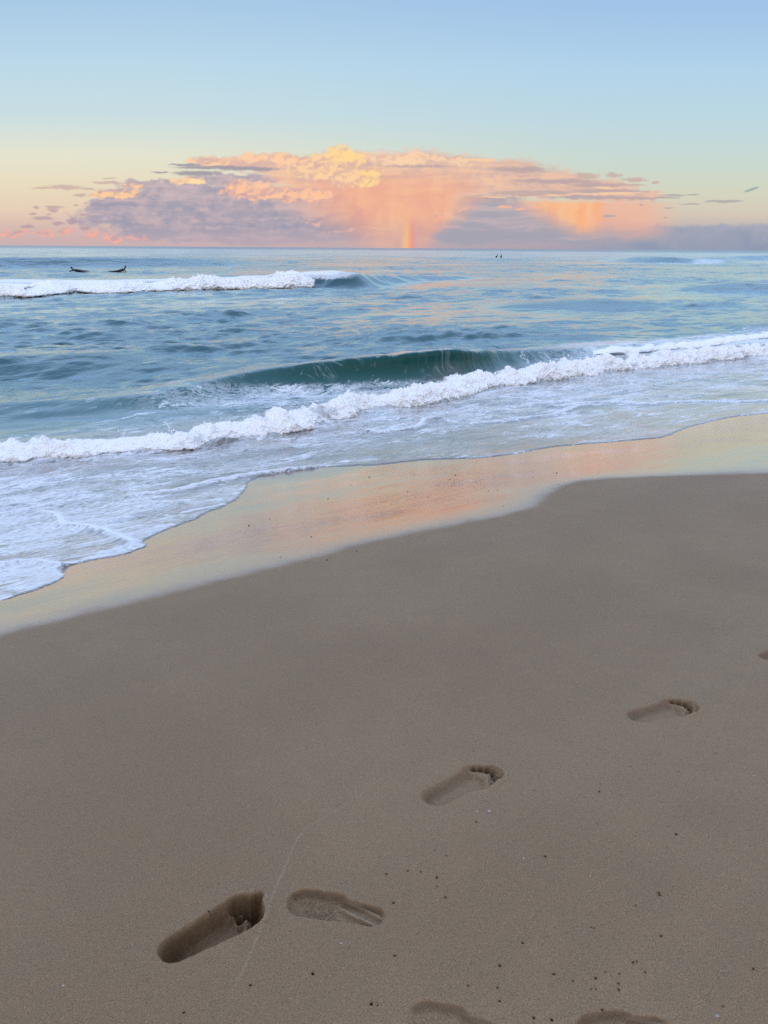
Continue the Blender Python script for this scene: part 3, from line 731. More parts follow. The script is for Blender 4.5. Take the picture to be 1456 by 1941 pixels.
for (x, y) in [(0.302, 7.453), (0.502, 6.850), (0.636, 7.104), (0.680, 7.381), (0.706, 7.311), (0.808, 6.597), (0.906, 6.337), (0.985, 6.351), (0.215, 6.650), (1.634, 6.982), (0.691, 5.951), (0.929, 5.676), (-0.939, 5.915), (-1.078, 5.736), (-0.676, 4.642), (-0.359, 4.484), (-0.177, 4.636), (-0.508, 6.593), (-0.326, 7.134), (-0.153, 7.473), (0.062, 6.152), (0.378, 6.300), (-0.524, 5.161), (1.387, 6.861)]:
    chip('pebble', x, y, 0.0055 * rng.uniform(0.7, 1.3), M_PEBBLE, 'tiny dark pebble on the shining wet sand', 'pebble', 'dark pebbles dotted over the wet sand', 0.7)

# ------------------------------------------------------------------ sea
# named waves: crest line in world (x, y, height), front width, back width, lean toward the beach
WAVES = {
    'curl':  ([(-7.297, 10.097, 0.040), (-6.410, 10.805, 0.060), (-5.322, 11.437, 0.100), (-4.259, 11.596, 0.150), (-3.478, 11.990, 0.200), (-2.771, 13.016, 0.260), (-2.059, 13.682, 0.320), (-1.232, 13.884, 0.400), (-0.292, 14.263, 0.470), (0.492, 14.520, 0.530), (1.104, 14.797, 0.520), (1.603, 15.233, 0.430), (2.172, 15.992, 0.340), (3.124, 17.050, 0.250), (4.289, 18.071, 0.170), (6.045, 19.839, 0.050), (8.093, 20.995, 0.000)], 0.42, 1.3, 0.75),
    'left':  ([(-10.384, 15.314, 0.050), (-8.493, 15.750, 0.150), (-6.600, 15.872, 0.200), (-5.213, 15.916, 0.150), (-3.954, 15.619, 0.050), (-3.142, 15.279, 0.000)], 0.9, 1.5, 0.3),
    'far_breaker': ([(-30.545, 44.743, 0.250), (-26.224, 46.590, 0.320), (-22.443, 47.752, 0.360), (-18.400, 47.921, 0.380), (-15.016, 48.256, 0.420), (-10.668, 48.822, 0.520), (-7.008, 50.375, 0.680), (-4.696, 50.561, 0.880), (-3.529, 50.536, 0.920), (-2.367, 50.555, 0.800), (-0.775, 55.831, 0.550), (1.996, 61.880, 0.340), (6.082, 66.420, 0.180), (11.457, 75.974, 0.000)], 1.15, 3.2, 0.5),
    'far_swell': ([(-59.781, 88.375, 0.700), (-49.569, 90.991, 0.900), (-41.444, 97.167, 1.000), (-35.136, 101.001, 1.000), (-28.704, 106.564, 0.850), (-22.360, 113.275, 0.600), (-17.703, 127.878, 0.350), (-10.854, 148.889, 0.000)], 3.2, 8.0, 0.5),
    'right_swell': ([(50.775, 210.449, 0.000), (51.931, 180.999, 0.600), (52.291, 163.694, 1.000), (54.828, 155.681, 1.000), (61.619, 160.007, 0.700), (69.496, 163.675, 0.400), (89.099, 192.053, 0.000)], 3.0, 8.0, 0.5),
    'right_swell_2': ([(62.513, 180.572, 0.000), (71.289, 182.070, 0.600), (84.695, 196.798, 1.000), (98.235, 209.269, 1.100), (128.669, 237.704, 0.900), (173.498, 273.951, 0.000)], 3.0, 8.0, 0.5),
    'hump_a': ([(19.419, 51.552, 0.000), (20.161, 49.270, 0.300), (21.948, 49.676, 0.420), (23.319, 49.079, 0.360), (25.010, 49.142, 0.150), (26.365, 49.192, 0.000)], 1.8, 2.6, 0.4),
    'hump_b': ([(3.779, 33.441, 0.000), (5.616, 33.823, 0.160), (7.479, 34.135, 0.240), (9.695, 34.769, 0.260), (11.415, 35.037, 0.120), (12.798, 34.945, 0.000)], 1.6, 2.4, 0.4),
    'hump_c': ([(10.528, 24.456, 0.000), (11.127, 24.373, 0.140), (11.730, 24.282, 0.200), (12.603, 24.392, 0.180), (13.966, 25.031, 0.000)], 1.2, 1.8, 0.3),
    'hump_d': ([(-8.107, 71.903, 0.000), (3.042, 161.727, 0.300), (15.451, 183.514, 0.450), (26.088, 174.315, 0.400), (39.376, 194.855, 0.000)], 4.0, 6.0, 0.4),
}
# torn foam on the water: (px-derived x, y, amount)
FOAMPTS = np.array([(-2.420, 4.605, 0.920), (-2.561, 5.409, 0.950), (-2.982, 6.071, 0.800), (-2.208, 5.333, 0.720), (-2.554, 6.010, 0.920), (-1.930, 5.338, 0.950), (-2.700, 5.231, 0.620), (-2.319, 5.624, 0.550), (-1.901, 6.057, 0.620), (-1.663, 6.561, 0.620), (-1.915, 6.605, 0.660), (-1.520, 7.042, 0.600), (-2.445, 7.053, 0.660), (-2.900, 6.901, 0.740), (-3.442, 7.103, 0.780), (-4.162, 8.196, 0.750), (-3.448, 7.890, 0.720), (-2.838, 7.764, 0.620), (-3.671, 8.151, 0.450), (-3.158, 8.031, 0.420), (-2.249, 7.860, 0.620), (-1.783, 8.067, 0.500), (-1.889, 7.302, 0.400), (-1.711, 7.720, 0.350), (-1.491, 8.050, 0.600), (-2.621, 8.576, 0.620), (-1.930, 8.790, 0.600), (-1.269, 8.531, 0.520), (-1.054, 8.783, 0.400), (-0.736, 8.716, 0.350), (-0.587, 9.327, 0.500), (-0.877, 9.633, 0.620), (-0.187, 9.168, 0.450), (-0.053, 8.565, 0.500), (0.578, 8.933, 0.420), (0.504, 10.092, 0.550), (-0.065, 10.203, 0.620), (1.018, 9.544, 0.360), (1.360, 11.422, 0.620), (1.823, 11.868, 0.600), (1.006, 10.997, 0.550), (1.611, 9.068, 0.300), (2.195, 9.713, 0.520), (2.941, 9.948, 0.500), (3.711, 10.172, 0.460), (4.908, 10.818, 0.440), (4.201, 10.530, 0.460), (2.077, 10.972, 0.450), (2.817, 12.273, 0.620), (3.792, 13.035, 0.600), (4.779, 13.287, 0.550), (5.924, 13.850, 0.500), (6.965, 14.460, 0.500), (3.999, 12.242, 0.550), (5.819, 12.533, 0.400), (3.605, 14.115, 0.580), (2.480, 13.247, 0.620)])
BACKFOAM = np.array([(-5.179, 10.118, 0.000), (-4.478, 10.140, 0.050), (-3.831, 10.329, 0.300), (-3.162, 10.524, 0.360), (-4.322, 9.762, 0.300), (-2.575, 11.218, 0.200), (-2.227, 11.901, 0.480), (-1.499, 12.780, 0.580), (-0.825, 13.333, 0.580), (-0.280, 13.691, 0.500), (-1.771, 12.190, 0.500), (-1.117, 12.450, 0.500), (-2.172, 13.728, 0.080), (-0.907, 14.709, 0.150), (0.297, 14.313, 0.300), (1.363, 15.288, 0.300), (-1.255, 14.062, 0.000), (-0.308, 15.072, 0.000), (0.759, 15.843, 0.000), (2.396, 15.921, 0.300), (3.207, 17.449, 0.300), (4.692, 18.681, 0.500), (5.848, 19.163, 0.620), (7.142, 19.902, 0.660), (8.487, 20.573, 0.660), (10.424, 22.409, 0.550), (11.496, 23.527, 0.450), (2.013, 17.387, 0.120), (0.978, 20.739, 0.000), (-4.308, 19.239, 0.000), (5.958, 23.951, 0.000), (14.854, 30.897, 0.000), (-5.890, 13.572, 0.000), (-4.041, 13.650, 0.000), (7.999, 22.835, 0.100), (9.968, 23.901, 0.150), (-0.423, 20.653, 0.000), (3.814, 20.913, 0.020)])
ROPES = [
    ([(-2.522, 6.946), (-2.374, 6.989), (-2.140, 7.063), (-1.971, 7.206), (-1.766, 7.460), (-1.581, 7.618), (-1.384, 7.759), (-1.175, 7.855), (-0.960, 7.953), (-0.683, 8.045)], 0.026, 0.9),
    ([(-0.275, 9.998), (-0.097, 9.805), (0.147, 9.931), (0.435, 10.159), (0.537, 10.498), (0.533, 10.747)], 0.03, 0.9),
    ([(1.094, 10.321), (1.478, 10.489), (1.880, 10.699), (2.371, 10.910), (2.682, 11.278), (2.870, 11.581), (3.103, 11.707), (3.327, 11.692), (3.410, 11.880)], 0.022, 0.85),
    ([(0.527, 10.619), (0.757, 10.718), (0.893, 10.539), (1.036, 10.323)], 0.022, 0.8),
    ([(2.590, 11.590), (2.963, 11.805), (3.337, 11.980), (3.664, 11.961), (4.093, 11.753), (4.474, 11.907), (4.873, 11.875), (5.440, 11.678), (5.977, 11.627), (6.812, 11.842)], 0.022, 0.95),
    ([(1.510, 12.767), (1.918, 12.525), (2.383, 12.225), (2.570, 11.894), (2.943, 12.078)], 0.02, 0.7),
    ([(-2.815, 4.886), (-2.696, 4.947), (-2.562, 4.980), (-2.400, 4.956), (-2.212, 4.819)], 0.024, 0.9),
    ([(-3.147, 6.439), (-3.063, 6.465), (-2.872, 6.346), (-2.701, 6.064), (-2.493, 5.968), (-2.255, 5.798), (-1.980, 5.487), (-1.796, 5.318)], 0.022, 0.95),
    ([(-2.520, 6.037), (-2.266, 6.212), (-2.038, 6.531), (-1.814, 6.782)], 0.008, 0.2),
]
CREST = [(-5.892, 7.088), (-5.318, 7.554), (-4.684, 7.888), (-4.266, 8.198), (-3.968, 8.318), (-3.730, 8.463), (-3.309, 8.815), (-2.875, 8.827), (-2.515, 8.888), (-1.971, 9.331), (-1.555, 9.630), (-1.190, 10.009), (-0.668, 10.700), (-0.306, 11.159), (0.085, 11.491), (0.834, 11.941), (1.304, 12.508), (1.733, 13.176), (2.593, 13.932), (3.251, 14.318), (3.710, 14.587), (5.018, 15.590), (6.388, 16.407), (7.902, 17.308), (8.839, 17.893), (10.419, 18.951), (13.815, 21.069), (18.453, 23.418)]
def build_sea():
    dense = np.radians(np.arange(-33, 33.01, 0.085)); ca = np.radians(np.concatenate([-33 - np.cumsum(0.12 * 1.09 ** np.arange(42))])); cb = -ca
    th = np.concatenate([ca[::-1], dense, cb])
    r = [2.9]
    while r[-1] < 260: r.append(r[-1] * 1.0044)
    while r[-1] < 40000: r.append(r[-1] * 1.025)
    r = np.array(r)
    Rr, Th = np.meshgrid(r, th, indexing='ij')
    X = (Rr * np.sin(Th)).ravel(); Y = (Rr * np.cos(Th)).ravel(); D = Rr.ravel()
    s = X * NX + Y * NY; t = X * TX + Y * TY
    # wind sea and small swell
    z = np.zeros_like(X)
    sp = np.maximum(D * 0.0038, D * 0.00136 * 2); sp = np.where(D > 260, D * 0.025, sp)
    nc = 150
    lam = np.exp(rng.uniform(math.log(0.30), math.log(13), nc))
    ang = rng.normal(0, 0.46, nc); pha = rng.uniform(0, 6.28, nc)
    band = np.where(lam < 1.0, 0, np.where(lam < 3.2, 1, 2))
    cnt = np.bincount(band, minlength=3)
    slope = np.array([0.120, 0.078, 0.030])[band] / np.sqrt(cnt[band]) * 1.414
    surf = sstep(7.5, 15, s); patch = sstep(-0.28, 0.42, fbm(t / 2.6, s / 1.3, oct=4, seed=53)); gust = (0.30 + 1.25 * sstep(-0.5, 0.5, fbm(t / 26, s / 14, oct=3, seed=51))) * (0.62 + 0.6 * patch)
    for i in range(nc):
        kx = -(NX * math.cos(ang[i]) - TX * math.sin(ang[i])); ky = -(NY * math.cos(ang[i]) - TY * math.sin(ang[i]))
        k = 2 * math.pi / lam[i]
        fade = sstep(2.2, 5.0, lam[i] / sp)
        sel = np.where(fade > 0)[0]
        ph = k * (kx * X[sel] + ky * Y[sel]) + pha[i] + 0.8 * np.sin(t[sel] * 0.13 + i)
        w = np.sin(ph); w = w - 0.30 * np.cos(2 * ph)
        amp = slope[i] / k * fade[sel] * np.clip(gust[sel], 0.1, 1.9)
        z[sel] += amp * w * (0.30 + 0.70 * surf[sel])
    # waves
    wl = {}; dX = np.zeros_like(X); dY = np.zeros_like(X)
    face = np.zeros_like(X)
    for n, (pts, wf, wb, lean) in WAVES.items():
        c = catmull(pts, 10); c[:, 2] = np.maximum(c[:, 2], 0)
        pad = 3 * max(wf, wb)
        bb = (X > c[:, 0].min() - pad) & (X < c[:, 0].max() + pad) & (Y > c[:, 1].min() - pad) & (Y < c[:, 1].max() + pad)
        idx = np.where(bb)[0]
        d, sg, h, arc = near(X[idx], Y[idx], c)
        q = d * sg
        q = q + 0.14 * wf * fbm(arc / (wf * 2.2), arc * 0, oct=3, seed=len(n))
        shp = np.where(q < 0, np.clip(1 - sstep(0, wf * 2.0, -q), 0, 1), np.exp(-(q / wb) ** 2))
        shp = np.where(q < 0, shp ** 1.25, shp)
        hh = h * shp - 0.12 * h * np.exp(-((q + wf * 2.0) / wf) ** 2)
        ripple = 1 + 0.06 * fbm(arc / (wf * 2.5), q * 0, oct=3, seed=33) + 0.05 * fbm(arc / (wf * 0.8), q / (wf * 3), oct=3, seed=70 + len(n))
        z[idx] = z[idx] * (1 - 0.7 * np.clip(shp, 0, 1) * np.clip(h / (h + 0.05), 0, 1)) + hh * ripple
        lx = lean * h * shp ** 2.2
        dX[idx] -= NX * lx; dY[idx] -= NY * lx
        wl[n] = np.zeros_like(X); wl[n][idx] = h * shp * (q > -wf * 1.9)
        if n == 'curl': face[idx] = np.maximum(face[idx], sstep(0.12, 0.50, h) * sstep(0.12, -0.05, q) * sstep(-wf * 1.8, -wf * 0.7, q) * np.clip(h / .1, 0, 1))
        elif n in ('left', 'hump_c', 'hump_b', 'hump_a'): face[idx] = np.maximum(face[idx], 0.5 * shp * np.clip(h / 0.2, 0, 1) * (q < 0.1))
    # run-up sheet over the sand
    nearsel = np.where((s < 12.5) & (D < 60))[0]
    x, y, ss_, tt = X[nearsel], Y[nearsel], s[nearsel], t[nearsel]
    zs = sand_z(x, y)
    e = seaward(x, y, EDGE)
    e = e + 0.022 * fbm(tt * 6, ss_ * 6, oct=4, seed=81) + 0.01 * fbm(tt * 22, ss_ * 22, oct=3, seed=82)
    foam_n = np.zeros(len(x))
    # foam levels
    def idw(pts, x, y):
        pt = pts[:, 0] * TX + pts[:, 1] * TY; ps = pts[:, 0] * NX + pts[:, 1] * NY
        num = np.zeros_like(x); den = np.zeros_like(x) + 1e-9
        X_, Y_ = x * TX + y * TY, x * NX + y * NY
        for a, b, v in zip(pt, ps, pts[:, 2]):
            w = 1 / (((X_ - a) * 0.6) ** 2 + ((Y_ - b) * 1.25) ** 2 + 0.012) ** 2
            num += w * v; den += w
        return num / den
    lvl = idw(FOAMPTS, x, y)
    wy = 0.10 * fbm(tt * 1.3, ss_ * 1.3, oct=3, seed=91); wx = 0.10 * fbm(tt * 1.3 + 9, ss_ * 1.3, oct=3, seed=92)
    lvl = idw(FOAMPTS, x + wx, y + wy) - 0.15 + 0.22 * fbm(tt * 0.9, ss_ * 2.2, oct=3, seed=95)
    rope_h = np.zeros_like(x); rope_f = np.zeros_like(x)
    for k, (pts, hgt, fo) in enumerate(ROPES):
        c = catmull(pts, 6)
        d, sg, _, arc = near(x, y, c)
        total = arc.max() if len(arc) else 1
        endf = sstep(0, 0.12, arc) * sstep(total, total - 0.12, arc) if k not in (4, 6) else 1.0
        q = d * sg + 0.012 * fbm(arc * 5, arc * 0, oct=3, seed=100 + k)
        w = (0.042 + 0.020 * perlin(arc * 3, arc * 0, seed=120 + k)) * (1 + 0.02 * np.hypot(x, y)) * 1.25
        g = np.exp(-(q / w) ** 2) * endf
        tail = np.where(q > 0, np.exp(-q / 0.22), 0) * endf
        rope_h = np.maximum(rope_h, hgt * g * (1.3 + 0.6 * perlin(arc * 9, arc * 0, seed=130 + k)))
        rope_f = np.maximum(rope_f, fo * np.maximum(g * 1.2, tail * (0.30 if fo > 0.5 else 0)))
    rip = 0.0035 * fbm(tt * 3.2, ss_ * 8, oct=3, seed=83) + 0.0016 * fbm(tt * 11, ss_ * 30, oct=2, seed=84)
    th_ = np.where(e > 0, 0.009 * np.sqrt(np.clip(e / 0.05, 0, 1)) + 0.016 * sstep(0.02, 1.6, e) + rip * sstep(0.02, 0.25, e) + rope_h, -0.03 + np.clip(e, -0.4, 0) * 0.1)
    bump_ = 0.020 * fbm(tt * 1.1, ss_ * 1.8, oct=3, seed=85) * sstep(0.8, 2.5, e)
    film = zs + th_ + bump_
    a_ = np.where(e > 0, z[nearsel] - 0.30 * sstep(8.9, 7.2, ss_), -9)
    k = 0.05
    hmix = np.clip(0.5 + 0.5 * (film - a_) / k, 0, 1)
    zz = a_ * (1 - hmix) + film * hmix + k * hmix * (1 - hmix)
    zz = np.where(e > 0, zz, zs - 0.03)
    z[nearsel] = zz
    # attributes
    foam = np.zeros_like(X); calm = np.zeros_like(X)
    body = np.zeros((len(X), 3)); deep = np.array([0.003, 0.052, 0.063]); mid = np.array([0.005, 0.064, 0.070])
    green = np.array([0.004, 0.062, 0.054]); sandy = np.array([0.165, 0.150, 0.125]); teal = np.array([0.05, 0.14, 0.14])
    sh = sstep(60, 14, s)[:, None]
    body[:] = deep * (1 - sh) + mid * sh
    m = sstep(13.5, 10.0, s)[:, None]; body = body * (1 - m) + teal * m
    m = sstep(10.6, 9.2, s + 0.5 * fbm(t * 0.6, s * 0.6, oct=3, seed=88))[:, None]; body = body * (1 - m) + sandy * m
    f = face[:, None]; body = body * (1 - f) + green * f
    cr = catmull(CREST, 6)
    ci = np.where((s < 16) & (D < 80))[0]
    dc, sc, _, _ = near(X[ci], Y[ci], cr); qc = dc * sc
    bf = idw(BACKFOAM, X[ci], Y[ci]) * sstep(5.2, 3.0, qc) * sstep(-0.1, 0.25, qc)
    foam[ci] = np.maximum(foam[ci], bf)
    turb = sstep(1.5, 0.4, qc + 0.3 * fbm(t[ci] * 0.9, s[ci] * 0.9, oct=3, seed=144)) * (qc > 0)
    body[ci] = body[ci] * (1 - turb[:, None]) + sandy * turb[:, None]
    z[ci] += 0.06 * sstep(1.3, 0.3, qc) * (qc > -0.1) * (0.4 + np.clip(fbm(t[ci] * 2, s[ci] * 3, oct=3, seed=140), -0.4, 1))
    front = np.where(qc[np.searchsorted(ci, nearsel)] < 0.2, 1.0, 0.0) if np.isin(nearsel, ci).all() else 1.0
    fl = lvl * sstep(0.0, 0.05, e) + 0.28 * np.exp(-np.clip(e, 0, 9) / 0.04) * (lvl > 0.3)
    fl = np.maximum(fl, rope_f) * (e > 0) * front
    foam[nearsel] = np.maximum(foam[nearsel], fl)
    calm[nearsel] = sstep(0.3, 0.0, (z[nearsel] - zs)) * (e > 0)
    # thin foam threads drawn up the face of the curling wave
    ii = np.where(face > 0.05)[0]
    foam[ii] *= 1 - 0.9 * sstep(0.2, 0.6, face[ii])
    foam[ii] = np.maximum(foam[ii], 0.34 * face[ii] * np.clip(fbm(t[ii] * 1.1, s[ii] * 1.1, oct=2, seed=150), 0, 1))
    # white water of the distant breakers
    c = catmull(WAVES['far_breaker'][0], 10)
    ii = np.where((X > -60) & (X < 30) & (Y > 20) & (Y < 90))[0]
    d, sg, h, arc = near(X[ii], Y[ii], c); q = d * sg
    lim = sstep(0.80, 0.90, h) * 0
    xw = sstep(-1.0, -4.0, X[ii] + 0 * q)
    foam[ii] = np.maximum(foam[ii], xw * (sstep(6.0, 1.0, q) * (q > -1) * 0.42 + sstep(1.4, 0.2, np.abs(q)) * 0.9))
    c = catmull([(51.069, 148.921), (52.541, 143.591), (57.028, 145.452), (65.568, 161.906)], 8)
    ii = np.where((X > 20) & (X < 90) & (Y > 60) & (Y < 190))[0]
    d = near(X[ii], Y[ii], c)[0]
    foam[ii] = np.maximum(foam[ii], 0.55 * sstep(4.5, 1.0, d))
    Vv = np.stack([X + dX, Y + dY, z], 1)
    nr, nt = len(r), len(th)
    ids = np.arange(nr * nt).reshape(nr, nt)
    F = np.stack([ids[:-1, :-1], ids[:-1, 1:], ids[1:, 1:], ids[1:, :-1]], -1).reshape(-1, 4)[:, ::-1]
    ev = np.full(len(X), 9.0); ev[nearsel] = e
    ev[s < 2.5] = -9
    F = F[(ev[F] > -0.06).any(1)]
    N = vnormals(Vv, F)
    if N[:, 2].sum() < 0: F = F[:, ::-1]; N = -N
    lab = np.zeros(len(X), int)
    names = ['curl', 'left', 'far_breaker', 'far_swell', 'right_swell', 'right_swell_2', 'hump_a']
    thr = [0.06, 0.07, 0.16, 0.28, 0.3, 0.3, 0.16]
    for n, (nm, tv) in enumerate(zip(names, thr)):
        lab[(wl[nm] > tv) & (lab == 0)] = n + 1
    lab[(s < 10) & (ev < 3)] = 0
    fl = lab[F]; fl = np.where((fl == fl[:, :1]).all(1), fl[:, 0], 0)
    A = {'foam': foam, 'body': body, 'calm': calm, 'slick': face, 'chop': np.clip(gust, 0, 2) / 2}
    def part(sel, name):
        v, f, n_, a_ = pick(Vv, F, N, A, sel)
        return new_mesh(name, v, f, [M_WATER], n_, a_)
    tag(part(fl == 0, 'sea'), kind='structure')
    texts = {'curl': 'dark green glassy wave curling up just behind the near line of white foam',
             'left': 'low smooth blue swell at the left edge between the two lines of white foam',
             'far_swell': 'long dark unbroken swell behind the two paddling surfers',
             'right_swell': 'dark peaked swell far out on the right with a patch of foam on its shoulder',
             'right_swell_2': 'dark swell far out at the right edge beyond the patch of foam',
             'hump_a': 'short dark green hump of water at the right edge in the middle distance'}
    for n, nm in enumerate(names):
        if (fl == n + 1).sum() < 4: continue
        if nm == 'far_breaker':
            root = empty('breaking_wave', (-10.0, 42.0, 0.0))
            tag(root, 'far breaking wave with a long white crest on the left, in front of two surfers', 'breaking wave', 'waves rolling toward the beach')
            o = part(fl == n + 1, 'wave_face'); recentre(o)
            o.location = (o.location[0] + 10.0, o.location[1] - 42.0, o.location[2]); o.parent = root
            globals()['FAR_BREAKER'] = root
        else:
            o = part(fl == n + 1, 'wave'); recentre(o)
            tag(o, texts[nm], 'wave', 'waves rolling toward the beach')
build_sea()

# ------------------------------------------------------------------ broken crests
def crest_mesh(line, height, width, du, nv, seed, relief, spec, wander=0.42):
    """a tumbling crest: cross-section swept along the line and broken up by billowing noise"""
    c = catmull(line, 12)
    seg = np.hypot(*np.diff(c[:, :2], axis=0).T); arc = np.concatenate([[0], np.cumsum(seg)])
    u = [0.0]
    while u[-1] < arc[-1]:
        px = np.interp(u[-1], arc, c[:, 0]); py = np.interp(u[-1], arc, c[:, 1])
        u.append(u[-1] + max(du, du * math.hypot(px, py) / 10.0))
    u = np.array(u[:-1])
    cx, cy = np.interp(u, arc, c[:, 0]), np.interp(u, arc, c[:, 1])
    hh = np.interp(u, arc, c[:, 2]) if c.shape[1] > 2 else np.ones_like(u)
    zb = np.interp(u, arc, c[:, 3]) if c.shape[1] > 3 else np.zeros_like(u)
    tx, ty = np.gradient(cx), np.gradient(cy); l = np.hypot(tx, ty); tx, ty = tx / l, ty / l
    k = np.ones(25) / 25; pad = lambda a: np.convolve(np.pad(a, 12, 'edge'), k, 'valid')
    tx, ty = pad(tx), pad(ty); l = np.hypot(tx, ty); tx, ty = tx / l, ty / l
    nx_, ny_ = -ty, tx
    prof = np.array([(0.10, -0.40), (-0.04, -0.06), (-0.10, 0.14), (-0.08, 0.36), (0.00, 0.60), (0.12, 0.84), (0.28, 0.98), (0.44, 0.97), (0.62, 0.80), (0.84, 0.48), (1.05, 0.14), (1.2, -0.25)])
    pr = catmull(prof, 10); pa = np.concatenate([[0], np.cumsum(np.hypot(*np.diff(pr, axis=0).T))]); v = np.linspace(0, pa[-1], nv)
    pw, pz = np.interp(v, pa, pr[:, 0]), np.interp(v, pa, pr[:, 1])
    U, _ = np.meshgrid(u, v, indexing='ij')
    h = height * hh * (1.0 + 0.62 * fbm(u / (width * 1.25), u * 0, oct=3, seed=seed) + 0.30 * np.clip(fbm(u / (width * .5), u * 0, oct=2, seed=seed + 1), -.3, 1))
    w = width * (0.75 + 0.25 * hh) * (1.0 + 0.35 * fbm(u / (width * 2.2), u * 0, oct=3, seed=seed + 2))
    shift = width * wander * fbm(u / (width * 1.5), u * 0, oct=4, seed=seed + 3)
    off = pw[None, :] * w[:, None] + shift[:, None]
    X = cx[:, None] + nx_[:, None] * off; Y = cy[:, None] + ny_[:, None] * off; Z = zb[:, None] + pz[None, :] * h[:, None]
    dpw, dpz = np.gradient(pw), np.gradient(pz); q = np.hypot(dpw, dpz); n_w, n_z = -dpz / q, dpw / q
    DX = nx_[:, None] * n_w[None, :]; DY = ny_[:, None] * n_w[None, :]; DZ = np.ones_like(X) * n_z[None, :]
    disp = np.zeros_like(X)
    for f, a in spec:
        n1 = perlin(X * f, Y * f, Z * f, seed + int(f * 10))
        n2 = perlin(X * f + 31.7, Y * f, Z * f, seed + int(f * 10) + 7)
        disp += a * (np.abs(n1) * 0.9 - 0.2 + n2 * 0.8 + 0.6 * ((1 - np.clip(np.abs(n2) * 1.6, 0, 1)) ** 4 - 0.2))
    fine = fbm(X * spec[-1][0] * 1.9, Y * spec[-1][0] * 1.9, Z * spec[-1][0] * 1.9, 2, seed + 50)
    disp += spec[-1][1] * 0.6 * fine
    disp *= relief * np.clip(h / height, 0.25, 1.3)[:, None] * sstep(-0.3, 0.05, pz)[None, :]
    tops = sstep(0.55, 0.95, pz)[None, :]
    X += DX * disp; Y += DY * disp; Z += DZ * disp * (1 + 0.15 * tops)
    nu = len(u); ids = np.arange(nu * nv).reshape(nu, nv)
    F = np.stack([ids[:-1, :-1], ids[1:, :-1], ids[1:, 1:], ids[:-1, 1:]], -1).reshape(-1, 4)
    P = np.stack([X.ravel(), Y.ravel(), Z.ravel()], 1)
    back = np.broadcast_to(sstep(0.30, 0.80, pw)[None, :] * (pz[None, :] < 0.97), X.shape)
    thin = np.clip(back * 0.9 + 0.95 * np.clip(fbm(X * 1.4, Y * 1.4, Z * 4, 3, seed + 60) + 0.02, 0, 1), 0, 1)
    top_i = int(np.argmax(pz))
    return P, F, thin.ravel(), (X[:, top_i], Y[:, top_i], Z[:, top_i], nx_, ny_, h)
def droplets(info, count, size, spread, seed, jets=()):
    """flecks and short threads of thrown water above a crest, one mesh"""
    import bmesh
    bm = bmesh.new(); bmesh.ops.create_icosphere(bm, subdivisions=1, radius=1)
    bv = np.array([q.co[:] for q in bm.verts]); bf = np.array([[q.index for q in f.verts] for f in bm.faces]); bm.free()
    X, Y, Z, nx_, ny_, h = info
    g = np.random.default_rng(seed)
    Vs, Fs = [], []; n0 = 0
    clump = g.integers(0, len(X), max(6, count // 22))
    for k in range(count):
        i = int(np.clip(clump[g.integers(0, len(clump))] + g.normal(0, 14), 0, len(X) - 1))
        d = math.hypot(X[i], Y[i])
        r = size * (0.4 + g.exponential(0.7)) * (0.5 + d / 20)
        up = abs(g.normal(0, 1)) * spread * h[i]
        f = g.normal(-0.1, 0.5) * h[i] * 0.8
        p = np.array([X[i] + nx_[i] * f + g.normal(0, .03), Y[i] + ny_[i] * f + g.normal(0, .03), Z[i] - abs(f) * 0.7 + up])
        st = np.array([1, 1, 1 + g.exponential(0.5)])
        Vs.append(bv * r * st + p); Fs.append(bf + n0); n0 += len(bv)
    for (jx, jy, zb, top, n) in jets:
        for k in range(n):
            a = g.random() ** 0.8
            r = size * 1.5 * (1.25 - a) * (0.5 + g.random() * 0.8)
            p = np.array([jx + g.normal(0, 0.018 + 0.01 * a) + 0.03 * math.sin(a * 9), jy + g.normal(0, 0.02), zb + a * (top - zb)])
            Vs.append(bv * r * np.array([1, 1, 1.8]) + p); Fs.append(bf + n0); n0 += len(bv)
    return np.vstack(Vs), np.vstack(Fs)
def breaking(root, P, F, thin, drops):
    loc = np.array(root.location)
    N = None
    o = new_mesh('foam_crest', P - loc, F, [M_FOAM], N, {'thin': thin}, parent=root)
    dv, df = drops
    d = new_mesh('spray', dv - loc, df, [M_FOAM], None, {'thin': np.zeros(len(dv))}, parent=root)
    d['kind'] = 'stuff'
    return o
